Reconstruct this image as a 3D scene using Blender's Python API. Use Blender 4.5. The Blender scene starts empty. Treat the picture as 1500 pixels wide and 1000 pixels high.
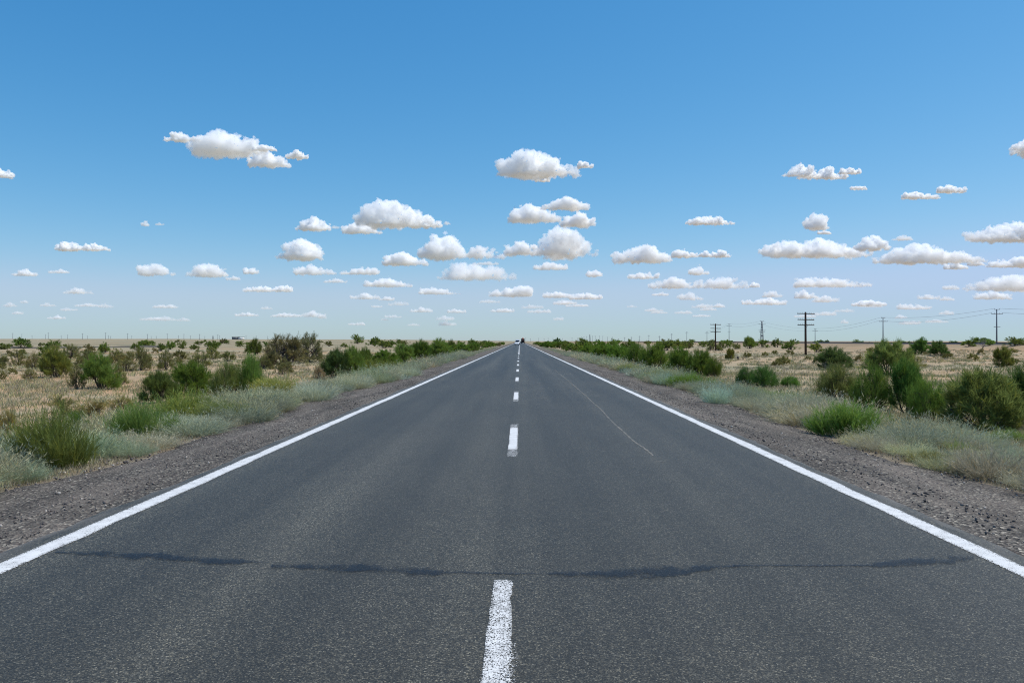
import bpy, bmesh, math, random
import numpy as np
from mathutils import Vector

# ------------------------------------------------------------------ scene, camera, sky, sun
sc = bpy.context.scene
COL = sc.collection
F, U0, V0, CX, CZ = 1167.0, 761.0, 499.5, 0.08, 1.7      # focal length and vanishing point in photo pixels, camera place

cam = bpy.data.objects.new('camera', bpy.data.cameras.new('camera'))
COL.objects.link(cam)
cam.location = (CX, 0, CZ)
cam.rotation_euler = (math.radians(90), 0, 0)
cam.data.sensor_width = 36.0
cam.data.lens = 36.0 * F / 1500.0
cam.data.shift_x = -(U0 - 750.0) / 1500.0
cam.data.shift_y = (V0 - 500.0) / 1500.0
cam.data.clip_start = 0.05
cam.data.clip_end = 200000
sc.camera = cam

SUN_EL, SUN_AZ = math.radians(60), math.radians(80)     # azimuth clockwise from +Y
sun_dir = Vector((math.sin(SUN_AZ) * math.cos(SUN_EL), math.cos(SUN_AZ) * math.cos(SUN_EL), math.sin(SUN_EL)))
w = bpy.data.worlds.new('World'); sc.world = w; w.use_nodes = True
nt = w.node_tree
sky = nt.nodes.new('ShaderNodeTexSky'); sky.sky_type = 'NISHITA'; sky.sun_disc = False
sky.sun_elevation = SUN_EL; sky.sun_rotation = SUN_AZ
sky.altitude = 0; sky.air_density = 1.0; sky.dust_density = 0.3; sky.ozone_density = 3.0
bg = nt.nodes['Background']; bg.inputs[1].default_value = 0.11
# the air of that day: per-channel response of the sky colour (deeper zenith, paler but still blue horizon)
SKY_K = 0.11
sep = nt.nodes.new('ShaderNodeSeparateColor'); com = nt.nodes.new('ShaderNodeCombineColor')
nt.links.new(sky.outputs[0], sep.inputs[0])
for i, (p, a, top) in enumerate(((1.62, 1.34, .46), (.90, .925, .612), (.64, 1.0, .92))):
    pw = nt.nodes.new('ShaderNodeMath'); pw.operation = 'POWER'; pw.inputs[1].default_value = p
    ml = nt.nodes.new('ShaderNodeMath'); ml.operation = 'MULTIPLY'; ml.inputs[1].default_value = a * SKY_K ** (p - 1)
    nt.links.new(sep.outputs[i], pw.inputs[0]); nt.links.new(pw.outputs[0], ml.inputs[0]); 
    mn = nt.nodes.new('ShaderNodeMath'); mn.operation = 'SMOOTH_MIN'; mn.inputs[1].default_value = top / SKY_K; mn.inputs[2].default_value = .12 / SKY_K
    nt.links.new(ml.outputs[0], mn.inputs[0]); nt.links.new(mn.outputs[0], com.inputs[i])
nt.links.new(com.outputs[0], bg.inputs[0])
sl = bpy.data.lights.new('sun', 'SUN'); sl.energy = 4.5; sl.angle = math.radians(0.53); sl.color = (1.0, 0.945, 0.85)
so = bpy.data.objects.new('sun', sl); COL.objects.link(so)
so.rotation_euler = sun_dir.to_track_quat('Z', 'Y').to_euler()
so.location = (0, 0, 50)

sc.view_settings.view_transform = 'Standard'; sc.view_settings.look = 'None'
sc.view_settings.exposure = 0.0; sc.view_settings.gamma = 1.0
try: sc.view_settings.use_curve_mapping = False
except Exception: pass
sc.render.engine = 'CYCLES'
sc.cycles.max_bounces = 36; sc.cycles.diffuse_bounces = 3; sc.cycles.glossy_bounces = 2
sc.cycles.transmission_bounces = 4; sc.cycles.volume_bounces = 32; sc.cycles.transparent_max_bounces = 24
sc.cycles.use_denoising = True; sc.cycles.denoiser = 'OPENIMAGEDENOISE'; sc.cycles.denoising_input_passes = 'RGB_ALBEDO_NORMAL'; sc.cycles.denoising_prefilter = 'NONE'; sc.cycles.sample_clamp_indirect = 4.0; sc.cycles.filter_width = 1.1
sc.cycles.caustics_reflective = False; sc.cycles.caustics_refractive = False

rng = np.random.default_rng(7)
random.seed(7)

# ------------------------------------------------------------------ helpers
def sstep(a, b, x):
    t = np.clip((np.asarray(x, float) - a) / (b - a), 0, 1)
    return t * t * (3 - 2 * t)
_wr = np.random.default_rng(3)
_WV = [(math.cos(a) / l, math.sin(a) / l, p, l) for a, p, l in zip(_wr.uniform(0, 6.28, 14), _wr.uniform(0, 6.28, 14), [2.2, 2.9, 3.7, 4.6, 6, 7.5, 9.3, 12, 16, 21, 28, 40, 60, 90])]
def H(x, y):
    """Height of the land: the road lies at 0 on a low bank; plain, dunes, railway bank and the long rise on the far left."""
    x = np.asarray(x, float); y = np.asarray(y, float); ax = np.abs(x)
    h = -.03 - .10 * sstep(4.1, 6.1, ax) - .42 * sstep(6.1, 9.8, ax)
    n = sum(np.sin(6.28 * (x * cx + y * cy) + p) * (.010 if l < 5 else .016 if l < 10 else .045 if l < 30 else .10) for cx, cy, p, l in _WV)
    h = h + n * sstep(7, 20, ax)
    h = h + sstep(66, 114, x) * .45
    bank = sstep(113.5, 119.5, x) - sstep(126.5, 134, x)
    h = h * (1 - bank) + .72 * bank
    h = h + sstep(20, 700, -x) * (6.5 * sstep(250, 1600, y) + 3.5 * sstep(1600, 4200, y))
    return h
def at_ground(u, v):
    """Where the sight line through photo pixel (u, v) meets the land."""
    z = 40.0
    for _ in range(60):
        x = CX + (u - U0) / F * z
        zn = (CZ - float(H(x, z))) * F / max(v - V0, 1.2)
        z = .5 * z + .5 * min(max(zn, 2), 900)
    return CX + (u - U0) / F * z, z
def obj(name, me, parent=None, mats=()):
    if isinstance(mats, bpy.types.Material): mats = (mats,)
    if len(me.materials) == 0:
        for m in mats: me.materials.append(m)
    o = bpy.data.objects.new(name, me); COL.objects.link(o)
    if parent is not None: o.parent = parent
    return o
def empty(name, loc=(0, 0, 0), rz=0):
    o = bpy.data.objects.new(name, None); COL.objects.link(o); o.location = loc; o.rotation_euler = (0, 0, rz)
    o.empty_display_size = .2
    return o
def tag(o, label=None, cat=None, group=None, kind=None):
    for k, v in (('label', label), ('category', cat), ('group', group), ('kind', kind)):
        if v: o[k] = v
    return o
def mesh(name, V, polys, smooth=False, attrs=None, mat_idx=None):
    """polys: an (n, k) index array or a list of such arrays."""
    V = np.asarray(V, np.float32)
    if not isinstance(polys, list): polys = [polys]
    polys = [np.asarray(p, np.int32) for p in polys if len(p)]
    me = bpy.data.meshes.new(name)
    me.vertices.add(len(V)); me.vertices.foreach_set('co', V.ravel())
    tot = np.concatenate([np.full(len(p), p.shape[1], np.int32) for p in polys])
    idx = np.concatenate([p.ravel() for p in polys])
    me.loops.add(len(idx)); me.loops.foreach_set('vertex_index', idx)
    me.polygons.add(len(tot))
    st = np.zeros(len(tot), np.int32); st[1:] = np.cumsum(tot)[:-1]
    me.polygons.foreach_set('loop_start', st)
    if smooth: me.polygons.foreach_set('use_smooth', np.ones(len(tot), bool))
    if mat_idx is not None: me.polygons.foreach_set('material_index', np.asarray(mat_idx, np.int32))
    me.update(calc_edges=True)
    for k, a in (attrs or {}).items():
        at = me.attributes.new(k, 'FLOAT', 'POINT'); at.data.foreach_set('value', np.asarray(a, np.float32))
    return me
class MB:
    """Collects boxes, tubes and lathes into one mesh."""
    def __init__(s): s.V, s.Q, s.T, s.n = [], [], [], 0
    def add(s, V, Q=None, T=None):
        if Q is not None and len(Q): s.Q.append(np.asarray(Q) + s.n)
        if T is not None and len(T): s.T.append(np.asarray(T) + s.n)
        s.V.append(np.asarray(V, float)); s.n += len(V)
    def box(s, c, d, bev=0.0, rz=0.0, taper=1.0):
        x, y, z = np.array(d) / 2
        b = min(bev, x * .6, y * .6, z * .6)
        if b <= 0:
            P = np.array([[-x, -y, -z], [x, -y, -z], [x, y, -z], [-x, y, -z], [-x, -y, z], [x, -y, z], [x, y, z], [-x, y, z]])
            P[4:, :2] *= taper
            Q = [[0, 3, 2, 1], [4, 5, 6, 7], [0, 1, 5, 4], [1, 2, 6, 5], [2, 3, 7, 6], [3, 0, 4, 7]]
        else:
            def ring(ox, oy, zz, t): return [[-ox + b, -oy, zz], [ox - b, -oy, zz], [ox, -oy + b, zz], [ox, oy - b, zz], [ox - b, oy, zz], [-ox + b, oy, zz], [-ox, oy - b, zz], [-ox, -oy + b, zz]]
            R = [np.array(ring(x - b * .99, y - b * .99, -z, 1)), np.array(ring(x, y, -z + b, 1)), np.array(ring(x * taper, y * taper, z - b, 1)), np.array(ring((x - b * .99) * taper, (y - b * .99) * taper, z, 1))]
            P = np.concatenate(R); Q = []
            for k in range(3):
                for i in range(8):
                    j = (i + 1) % 8; Q.append([k * 8 + i, k * 8 + j, k * 8 + 8 + j, k * 8 + 8 + i])
            Q += [[0, 7, 6, 1], [1, 6, 5, 2], [2, 5, 4, 3], [24, 25, 30, 31], [25, 26, 29, 30], [26, 27, 28, 29]]
        if rz:
            ca, sa = math.cos(rz), math.sin(rz); P = np.stack([P[:, 0] * ca - P[:, 1] * sa, P[:, 0] * sa + P[:, 1] * ca, P[:, 2]], 1)
        s.add(P + np.array(c, float), Q)
    def tube(s, pts, rad, n=6, cap=True):
        pts = np.asarray(pts, float); m = len(pts)
        rad = np.broadcast_to(np.asarray(rad, float), (m,))
        d = np.gradient(pts, axis=0); d /= np.linalg.norm(d, axis=1)[:, None] + 1e-9
        ref = np.array([0, 0, 1.0]) if abs(d[0][2]) < .9 else np.array([1.0, 0, 0])
        a = np.cross(d, ref); a /= np.linalg.norm(a, axis=1)[:, None] + 1e-9; b = np.cross(d, a)
        th = np.arange(n) / n * 2 * math.pi
        V = pts[:, None] + rad[:, None, None] * (np.cos(th)[None, :, None] * a[:, None] + np.sin(th)[None, :, None] * b[:, None])
        i = np.arange(n); j = (i + 1) % n
        Q = np.concatenate([np.stack([k * n + i, k * n + j, (k + 1) * n + j, (k + 1) * n + i], 1) for k in range(m - 1)])
        V = V.reshape(-1, 3); T = []
        if cap:
            V = np.concatenate([V, pts[:1], pts[-1:]]); o = m * n
            T = np.concatenate([np.stack([j, i, np.full(n, o)], 1), np.stack([(m - 1) * n + i, (m - 1) * n + j, np.full(n, o + 1)], 1)])
        s.add(V, Q, T)
    def build(s, name, mats, parent=None, smooth=False):
        p = ([np.concatenate(s.Q)] if s.Q else []) + ([np.concatenate(s.T)] if s.T else [])
        return obj(name, mesh(name, np.concatenate(s.V), p, smooth), parent, mats)

# ------------------------------------------------------------------ materials
class NT:
    def __init__(s, name):
        s.m = bpy.data.materials.new(name); s.m.use_nodes = True; s.t = s.m.node_tree
        s.b = s.t.nodes['Principled BSDF']; s.o = s.t.nodes['Material Output']
    def n(s, typ, **kw):
        x = s.t.nodes.new(typ)
        for k, v in kw.items():
            if k.startswith('i_'): x.inputs[int(k[2:])].default_value = v
            else: setattr(x, k, v)
        return x
    def l(s, a, b): s.t.links.new(a, b)
    def coord(s, scale=(1, 1, 1), out='Object'):
        c = s.n('ShaderNodeTexCoord'); mp = s.n('ShaderNodeMapping'); mp.inputs['Scale'].default_value = scale
        s.l(c.outputs[out], mp.inputs[0]); return mp.outputs[0]
    def noise(s, vec, scale, detail=3, rough=.55, dist=0):
        x = s.n('ShaderNodeTexNoise'); x.inputs['Scale'].default_value = scale; x.inputs['Detail'].default_value = detail
        x.inputs['Roughness'].default_value = rough; x.inputs['Distortion'].default_value = dist
        if vec is not None: s.l(vec, x.inputs['Vector'])
        return x.outputs['Fac']
    def ramp(s, fac, stops):
        r = s.n('ShaderNodeValToRGB'); e = r.color_ramp.elements
        while len(e) < len(stops): e.new(.5)
        for k, (p, c) in zip(e, stops):
            k.position = p; k.color = (*c, 1) if not isinstance(c, (int, float)) else (c, c, c, 1)
        s.l(fac, r.inputs[0]); return r.outputs[0]
    def mix(s, f, a, b, mode='MIX'):
        x = s.n('ShaderNodeMix', data_type='RGBA', blend_type=mode)
        for k, v in ((0, f), (6, a), (7, b)):
            sock = x.inputs[k]
            if hasattr(v, 'links'): s.l(v, sock)
            elif k == 0: sock.default_value = v
            else: sock.default_value = (*v, 1) if not isinstance(v, (int, float)) else (v, v, v, 1)
        return x.outputs[2]
    def math(s, op, a, b=0.0, c=None):
        x = s.n('ShaderNodeMath', operation=op)
        for i, v in enumerate((a, b) if c is None else (a, b, c)):
            if hasattr(v, 'links'): s.l(v, x.inputs[i])
            else: x.inputs[i].default_value = v
        return x.outputs[0]
    def bump(s, h, strength, dist):
        x = s.n('ShaderNodeBump'); x.inputs['Strength'].default_value = strength; x.inputs['Distance'].default_value = dist
        s.l(h, x.inputs['Height']); s.l(x.outputs[0], s.b.inputs['Normal'])
    def base(s, c, rough=.8, spec=.3):
        if hasattr(c, 'links'): s.l(c, s.b.inputs['Base Color'])
        else: s.b.inputs['Base Color'].default_value = (*c, 1)
        s.b.inputs['Roughness'].default_value = rough; s.b.inputs['Specular IOR Level'].default_value = spec
        return s.m

def voro(t, vec, scale, out='Color', rand=1.0):
    x = t.n('ShaderNodeTexVoronoi'); x.inputs['Scale'].default_value = scale; x.inputs['Randomness'].default_value = rand
    t.l(vec, x.inputs['Vector']); return x.outputs[out]
def bw(t, c):
    x = t.n('ShaderNodeSeparateColor'); t.l(c, x.inputs[0]); return x.outputs[0], x.outputs[1], x.outputs[2]

def asphalt_material():
    t = NT('worn_asphalt'); v = t.coord()
    r, g, b = bw(t, voro(t, v, 125))
    chips = t.ramp(r, [(0, .010), (.4, .024), (.75, .051), (.94, .098), (.985, .19)])
    fine = t.ramp(t.noise(v, 260, 2), [(.3, .55), (.7, 1.4)])
    c = t.mix(1, chips, fine, 'MULTIPLY')
    c = t.mix(1, c, t.mix(g, (1.04, .985, .80), (1.14, 1.0, .68)), 'MULTIPLY')
    lv = t.coord((1.0, .022, 1))
    lanes = t.ramp(t.noise(lv, 1.3, 3, .55), [(.3, .64), (.7, 1.34)])
    blot = t.ramp(t.noise(t.coord((1, .5, 1)), .55, 4, .6), [(.3, .84), (.7, 1.14)])
    c = t.mix(1, t.mix(1, c, lanes, 'MULTIPLY'), blot, 'MULTIPLY')
    # dust carried along the edges and wear between the wheel paths
    sx = t.n('ShaderNodeSeparateXYZ'); t.l(t.coord(), sx.inputs[0])
    ax = t.math('ABSOLUTE', sx.outputs[0])
    wheel = t.math('ABSOLUTE', t.math('SINE', t.math('MULTIPLY', t.math('SUBTRACT', ax, .15), 1.73)))
    c = t.mix(1, c, t.ramp(wheel, [(0, 1.17), (.6, 1.0), (1, .86)]), 'MULTIPLY')
    e2 = t.n('ShaderNodeMapRange'); e2.inputs[1].default_value = 3.86; e2.inputs[2].default_value = 4.2; t.l(ax, e2.inputs[0])
    dn = t.ramp(t.noise(t.coord((1, .25, 1)), 5, 4, .65), [(.38, 0), (.6, .75)])
    c = t.mix(t.math('MULTIPLY', e2.outputs[0], dn), c, (.20, .175, .15))
    t.l(c, t.b.inputs['Base Color'])
    t.bump(t.mix(.5, r, t.noise(v, 200, 2)), .8, .006)
    t.b.inputs['Roughness'].default_value = .6; t.b.inputs['Specular IOR Level'].default_value = .32
    t.b.inputs['Sheen Weight'].default_value = .08; t.b.inputs['Sheen Roughness'].default_value = .45; t.b.inputs['Sheen Tint'].default_value = (1.0, .95, .85, 1)
    return t.m
def gravel_material():
    t = NT('crushed_gravel'); v = t.coord()
    r, g, b = bw(t, voro(t, v, 34)); d = voro(t, v, 34, 'Distance')
    r2, g2, b2 = bw(t, voro(t, v, 80))
    c = t.ramp(r, [(0, (.035, .033, .031)), (.35, (.085, .080, .071)), (.7, (.135, .125, .108)), (.93, (.23, .21, .175)), (1, (.46, .42, .35))])
    c2 = t.ramp(r2, [(0, .5), (.6, 1.0), (1, 1.7)])
    c = t.mix(1, c, c2, 'MULTIPLY')
    c = t.mix(t.math('MULTIPLY', g, .25), c, (.17, .12, .10))
    dust = t.ramp(t.noise(t.coord((1, .18, 1)), 2.2, 5, .62), [(.44, 0), (.68, .55)])
    c = t.mix(dust, c, (.22, .185, .155))
    dark = t.ramp(t.noise(t.coord((1, .2, 1)), 1.3, 4, .6), [(.35, .62), (.65, 1.06)])
    c = t.mix(1, c, dark, 'MULTIPLY')
    t.l(c, t.b.inputs['Base Color'])
    t.bump(t.math('ADD', t.math('MULTIPLY', d, 1.0), t.math('MULTIPLY', r, .8)), 1.0, .02)
    t.b.inputs['Roughness'].default_value = .9; t.b.inputs['Specular IOR Level'].default_value = .2
    return t.m
def ground_material():
    t = NT('sandy_steppe_soil'); v = t.coord()
    big = t.noise(v, .055, 5, .6); mid = t.noise(v, .55, 5, .65); sm = t.noise(v, 5.0, 5, .7); far = t.noise(t.coord((.25, 1, 1)), .012, 4, .55)
    sand = t.mix(t.ramp(sm, [(.3, 0), (.7, 1)]), (.34, .205, .112), (.52, .345, .205))
    grass = t.mix(t.ramp(sm, [(.3, 0), (.7, 1)]), (.25, .21, .14), (.45, .39, .275))
    m1 = t.math('ADD', t.math('MULTIPLY', mid, .8), t.math('MULTIPLY', big, .7))
    f = t.ramp(m1, [(.58, 1), (.80, 0)])
    c = t.mix(f, sand, grass)
    green = t.ramp(t.noise(t.coord((.4, 1, 1)), .021, 4, .6), [(.40, 0), (.6, .75)])
    c = t.mix(green, c, t.mix(sm, (.20, .195, .13), (.34, .335, .24)))
    # thicker grey green cover far out on the plain, barer sand towards the railway
    sx = t.n('ShaderNodeSeparateXYZ'); t.l(t.coord(), sx.inputs[0])
    my = t.n('ShaderNodeMapRange'); my.inputs[1].default_value = 90; my.inputs[2].default_value = 300; t.l(sx.outputs[1], my.inputs[0])
    band = t.noise(t.coord((.12, 1, 1)), .02, 5, .6)
    cover = t.mix(t.ramp(band, [(.35, 0), (.65, 1)]), (.17, .155, .10), (.31, .27, .185))
    c = t.mix(t.math('MULTIPLY', my.outputs[0], t.ramp(big, [(.3, .95), (.7, .55)])), c, cover)
    mx_ = t.n('ShaderNodeMapRange'); mx_.inputs[1].default_value = 60; mx_.inputs[2].default_value = 100; t.l(sx.outputs[0], mx_.inputs[0])
    c = t.mix(t.math('MULTIPLY', mx_.outputs[0], t.ramp(mid, [(.35, .75), (.6, .15)])), c, t.mix(sm, (.27, .165, .09), (.40, .255, .15)))
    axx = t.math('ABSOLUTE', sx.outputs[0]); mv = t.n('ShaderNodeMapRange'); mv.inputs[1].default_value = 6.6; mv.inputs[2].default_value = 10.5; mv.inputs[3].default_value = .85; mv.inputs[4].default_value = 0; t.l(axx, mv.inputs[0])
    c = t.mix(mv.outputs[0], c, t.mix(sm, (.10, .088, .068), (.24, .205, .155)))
    geo = t.n('ShaderNodeNewGeometry'); sz = t.n('ShaderNodeSeparateXYZ'); t.l(geo.outputs['True Normal'], sz.inputs[0])
    slope = t.ramp(sz.outputs[2], [(.965, .7), (.992, 0)])
    c = t.mix(slope, c, t.mix(sm, (.26, .175, .11), (.43, .30, .20)))
    t.l(c, t.b.inputs['Base Color'])
    t.bump(t.math('ADD', sm, t.math('MULTIPLY', mid, 2.0)), .8, .12)
    t.b.inputs['Roughness'].default_value = .95; t.b.inputs['Specular IOR Level'].default_value = .1
    return t.m
def paint_material(name, wear, speck):
    """Road paint: thins out to bare asphalt in specks, most of all at its edges (attribute e: 0 middle, 1 edge)."""
    t = NT(name); v = t.coord()
    at = t.n('ShaderNodeAttribute', attribute_name='e')
    r, g, b = bw(t, voro(t, v, 150)); n = t.noise(v, 300, 2); n2 = t.noise(v, 7, 3)
    c = t.mix(t.ramp(n2, [(.3, 0), (.7, 1)]), (.55, .55, .545), (.68, .68, .675))
    c = t.mix(t.ramp(r, [(0, .35), (.5, 0)]), c, (.42, .43, .44))
    t.base(c, .6, .3)
    e = t.math('POWER', at.outputs['Fac'], 3.0)
    a = t.math('ADD', t.math('MULTIPLY', r, .6), t.math('MULTIPLY', n, .5))
    a = t.math('ADD', a, t.math('MULTIPLY', n2, .25))
    th = t.math('ADD', wear, t.math('MULTIPLY', e, speck))
    vis = t.math('GREATER_THAN', a, th)
    tr = t.n('ShaderNodeBsdfTransparent'); mx = t.n('ShaderNodeMixShader')
    t.l(vis, mx.inputs[0]); t.l(tr.outputs[0], mx.inputs[1]); t.l(t.b.outputs[0], mx.inputs[2]); t.l(mx.outputs[0], t.o.inputs[0])
    return t.m
def worn_sheet_material(name, col, rough, spec, thr, scale, hi=.25, top=.9):
    t = NT(name); v = t.coord()
    at = t.n('ShaderNodeAttribute', attribute_name='e')
    t.base(t.mix(t.noise(v, 14, 4), tuple(x * .7 for x in col), tuple(x * 1.3 for x in col)), rough, spec)
    a = t.math('ADD', t.noise(v, scale, 4, .65), t.math('MULTIPLY', t.noise(v, 160, 2), .45))
    vis = t.n('ShaderNodeMapRange'); vis.inputs[1].default_value = -.05; vis.inputs[2].default_value = .14; vis.inputs[4].default_value = top
    t.l(t.math('SUBTRACT', a, t.math('ADD', thr, t.math('MULTIPLY', at.outputs['Fac'], hi))), vis.inputs[0]); vis = vis.outputs[0]
    tr = t.n('ShaderNodeBsdfTransparent'); mx = t.n('ShaderNodeMixShader')
    t.l(vis, mx.inputs[0]); t.l(tr.outputs[0], mx.inputs[1]); t.l(t.b.outputs[0], mx.inputs[2]); t.l(mx.outputs[0], t.o.inputs[0])
    return t.m
def leaf_material(name, jitter=.45, warm=(1.3, 1.1, .7), trans=.45):
    t = NT(name); t.t.nodes.remove(t.b)
    oi = t.n('ShaderNodeObjectInfo'); at = t.n('ShaderNodeAttribute', attribute_name='tint'); a2 = t.n('ShaderNodeAttribute', attribute_name='dry')
    c = t.mix(1, oi.outputs['Color'], t.ramp(at.outputs['Fac'], [(0, 1 - jitter), (1, 1 + jitter)]), 'MULTIPLY')
    c = t.mix(a2.outputs['Fac'], c, t.mix(1, c, warm, 'MULTIPLY'))
    d = t.n('ShaderNodeBsdfDiffuse'); tl = t.n('ShaderNodeBsdfTranslucent'); mx = t.n('ShaderNodeMixShader'); mx.inputs[0].default_value = trans
    t.l(c, d.inputs[0]); t.l(c, tl.inputs[0]); t.l(d.outputs[0], mx.inputs[1]); t.l(tl.outputs[0], mx.inputs[2]); t.l(mx.outputs[0], t.o.inputs[0])
    return t.m
def plain(name, a, b=None, scale=6, rough=.7, spec=.3, metal=0, stretch=(1, 1, 1)):
    t = NT(name)
    c = t.mix(t.ramp(t.noise(t.coord(stretch), scale, 5, .6), [(.3, 0), (.7, 1)]), a, b or tuple(x * 1.35 for x in a))
    t.base(c, rough, spec); t.b.inputs['Metallic'].default_value = metal
    return t.m
M = dict(
    asphalt=asphalt_material(), gravel=gravel_material(), ground=ground_material(),
    line=paint_material('edge_line_paint', .36, .42), dash=paint_material('centre_line_paint', .55, .22), dash_far=paint_material('centre_line_paint', .30, .3), old=paint_material('faded_line_paint', .78, .2),
    tar=worn_sheet_material('bitumen_sealing', (.010, .012, .017), .5, .4, .56, 4, .42, .60),
    scrape=worn_sheet_material('scraped_stone_dust', (.26, .245, .22), .9, .2, .52, 5.0, .3, .6),
    leaf=leaf_material('twig_foliage'), silver=leaf_material('silver_foliage', .4, (1.12, 1.0, .74), .3),
    bark=plain('dark_bark', (.045, .035, .028), (.13, .105, .085), 30), dead=plain('grey_dead_wood', (.16, .14, .125), (.3, .27, .25), 20),
    wood=plain('creosoted_pole_wood', (.035, .022, .016), (.085, .055, .042), 4, .85, .2, 0, (6, 6, .4)),
    conc=plain('weathered_concrete', (.16, .165, .19), (.26, .26, .28), 3), steel=plain('galvanised_steel', (.12, .13, .15), (.2, .21, .23), 8, .55, .4),
    glass=plain('pale_ceramic', (.3, .3, .3), (.4, .4, .4), 5, .3), wire=plain('aluminium_wire', (.16, .17, .19), (.2, .21, .23), 2, .6),
)

# ------------------------------------------------------------------ clouds: closed lumpy bodies of water droplets, kilometres away
_cm = {}
def cloud_mat(d):
    k = round(math.log(d) * 4)
    if k not in _cm:
        m = bpy.data.materials.new('cloud_droplets'); m.use_nodes = True; t = m.node_tree; t.nodes.clear()
        o = t.nodes.new('ShaderNodeOutputMaterial'); v = t.nodes.new('ShaderNodeVolumeScatter')
        v.inputs['Color'].default_value = (.976, .989, 1.0, 1); v.inputs['Density'].default_value = math.exp(k / 4); v.inputs['Anisotropy'].default_value = .0
        t.links.new(v.outputs[0], o.inputs['Volume']); m.cycles.volume_sampling = 'DISTANCE'; _cm[k] = m
    return _cm[k]
_b = bmesh.new(); bmesh.ops.create_icosphere(_b, subdivisions=3, radius=1); _m = bpy.data.meshes.new('unit_puff'); _b.to_mesh(_m); _b.free()
PV = np.array([v.co[:] for v in _m.vertices]); PF = np.array([p.vertices[:] for p in _m.polygons])
BASE_H = 1300.0
def cloud(x0, x1, yb, hs, label, group=None, od=7.0):
    """x0..x1 and base in photo pixels, hs: heights along it; built at the distance where its base is 1300 m up."""
    z = min(BASE_H * F / (V0 - yb), 42000.0); s = z / F; W = (x1 - x0) * s; n = len(hs)
    rs = np.random.default_rng(int(abs(x0) * 31 + yb * 7)); VV, FF = [], []
    def puff(x, y, zz, r, rz):
        FF.append(PF + len(VV) * len(PV)); VV.append(PV * [r, r, rz] + [x, y, zz])
    m = max(7, int(W / (max(hs) * s) * 6))
    for k in range(m):
        t = (k + .5) / m; h = max(np.interp(t, (np.arange(n) + .5) / n, hs) * (1.05 if n > 3 and max(hs) > 18 else rs.uniform(.55, 1.25)), 2.0) * s; x = (t - .5) * W; dy = max(h * .7, W * .10)
        for q in range(5):
            r = h * rs.uniform(.18, .46); zz = h - r if q == 0 else rs.uniform(0, max(h - r, .01))
            puff(x + rs.normal() * W / m * .6, rs.uniform(-1, 1) * dy * (.4 if q == 0 else 1), max(zz, 0), r, r * rs.uniform(.8, 1))
        puff(x, rs.uniform(-.3, .3) * dy, h * .2, W / m * 1.0 + h * .18, h * .3)
        if rs.random() < .4: puff(x, rs.uniform(-1, 1) * dy, h * rs.uniform(.4, 1.05), h * .12, h * .1)
    V = np.concatenate(VV); low = V[:, 2] < 0; V[low, 2] *= .22
    me = mesh('cloud_seed', V, np.concatenate(FF)); ob = obj('cloud_seed', me); Hm = max(hs) * s
    rm = ob.modifiers.new('r', 'REMESH'); rm.mode = 'VOXEL'; rm.voxel_size = max(s * .62, Hm / 45, W / 190)
    ob.location = (rs.uniform(0, 9e4), rs.uniform(0, 9e4), 0)
    tex = []
    for sc_, st_ in ((.42, .36), (.17, .26), (.07, .15)):
        if sc_ * Hm < rm.voxel_size * 1.2: continue
        tx = bpy.data.textures.new('cloud_billow', 'CLOUDS'); tx.noise_scale = Hm * sc_; tx.noise_depth = 3; tex.append(tx)
        d = ob.modifiers.new('d', 'DISPLACE'); d.texture = tx; d.strength = Hm * st_; d.texture_coords = 'GLOBAL'; d.mid_level = .55
    dg = bpy.context.evaluated_depsgraph_get(); dg.update()
    res = bpy.data.meshes.new_from_object(ob.evaluated_get(dg)); res.name = 'cloud'
    bpy.data.objects.remove(ob); bpy.data.meshes.remove(me)
    for tx in tex: bpy.data.textures.remove(tx)
    res.materials.clear(); res.materials.append(cloud_mat(od / Hm))
    res.polygons.foreach_set('use_smooth', [True] * len(res.polygons))
    c = obj('cloud', res); c.location = (CX + ((x0 + x1) / 2 - U0) * s, z, CZ + (V0 - yb) * s)
    return tag(c, label, 'cloud', group)
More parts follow.
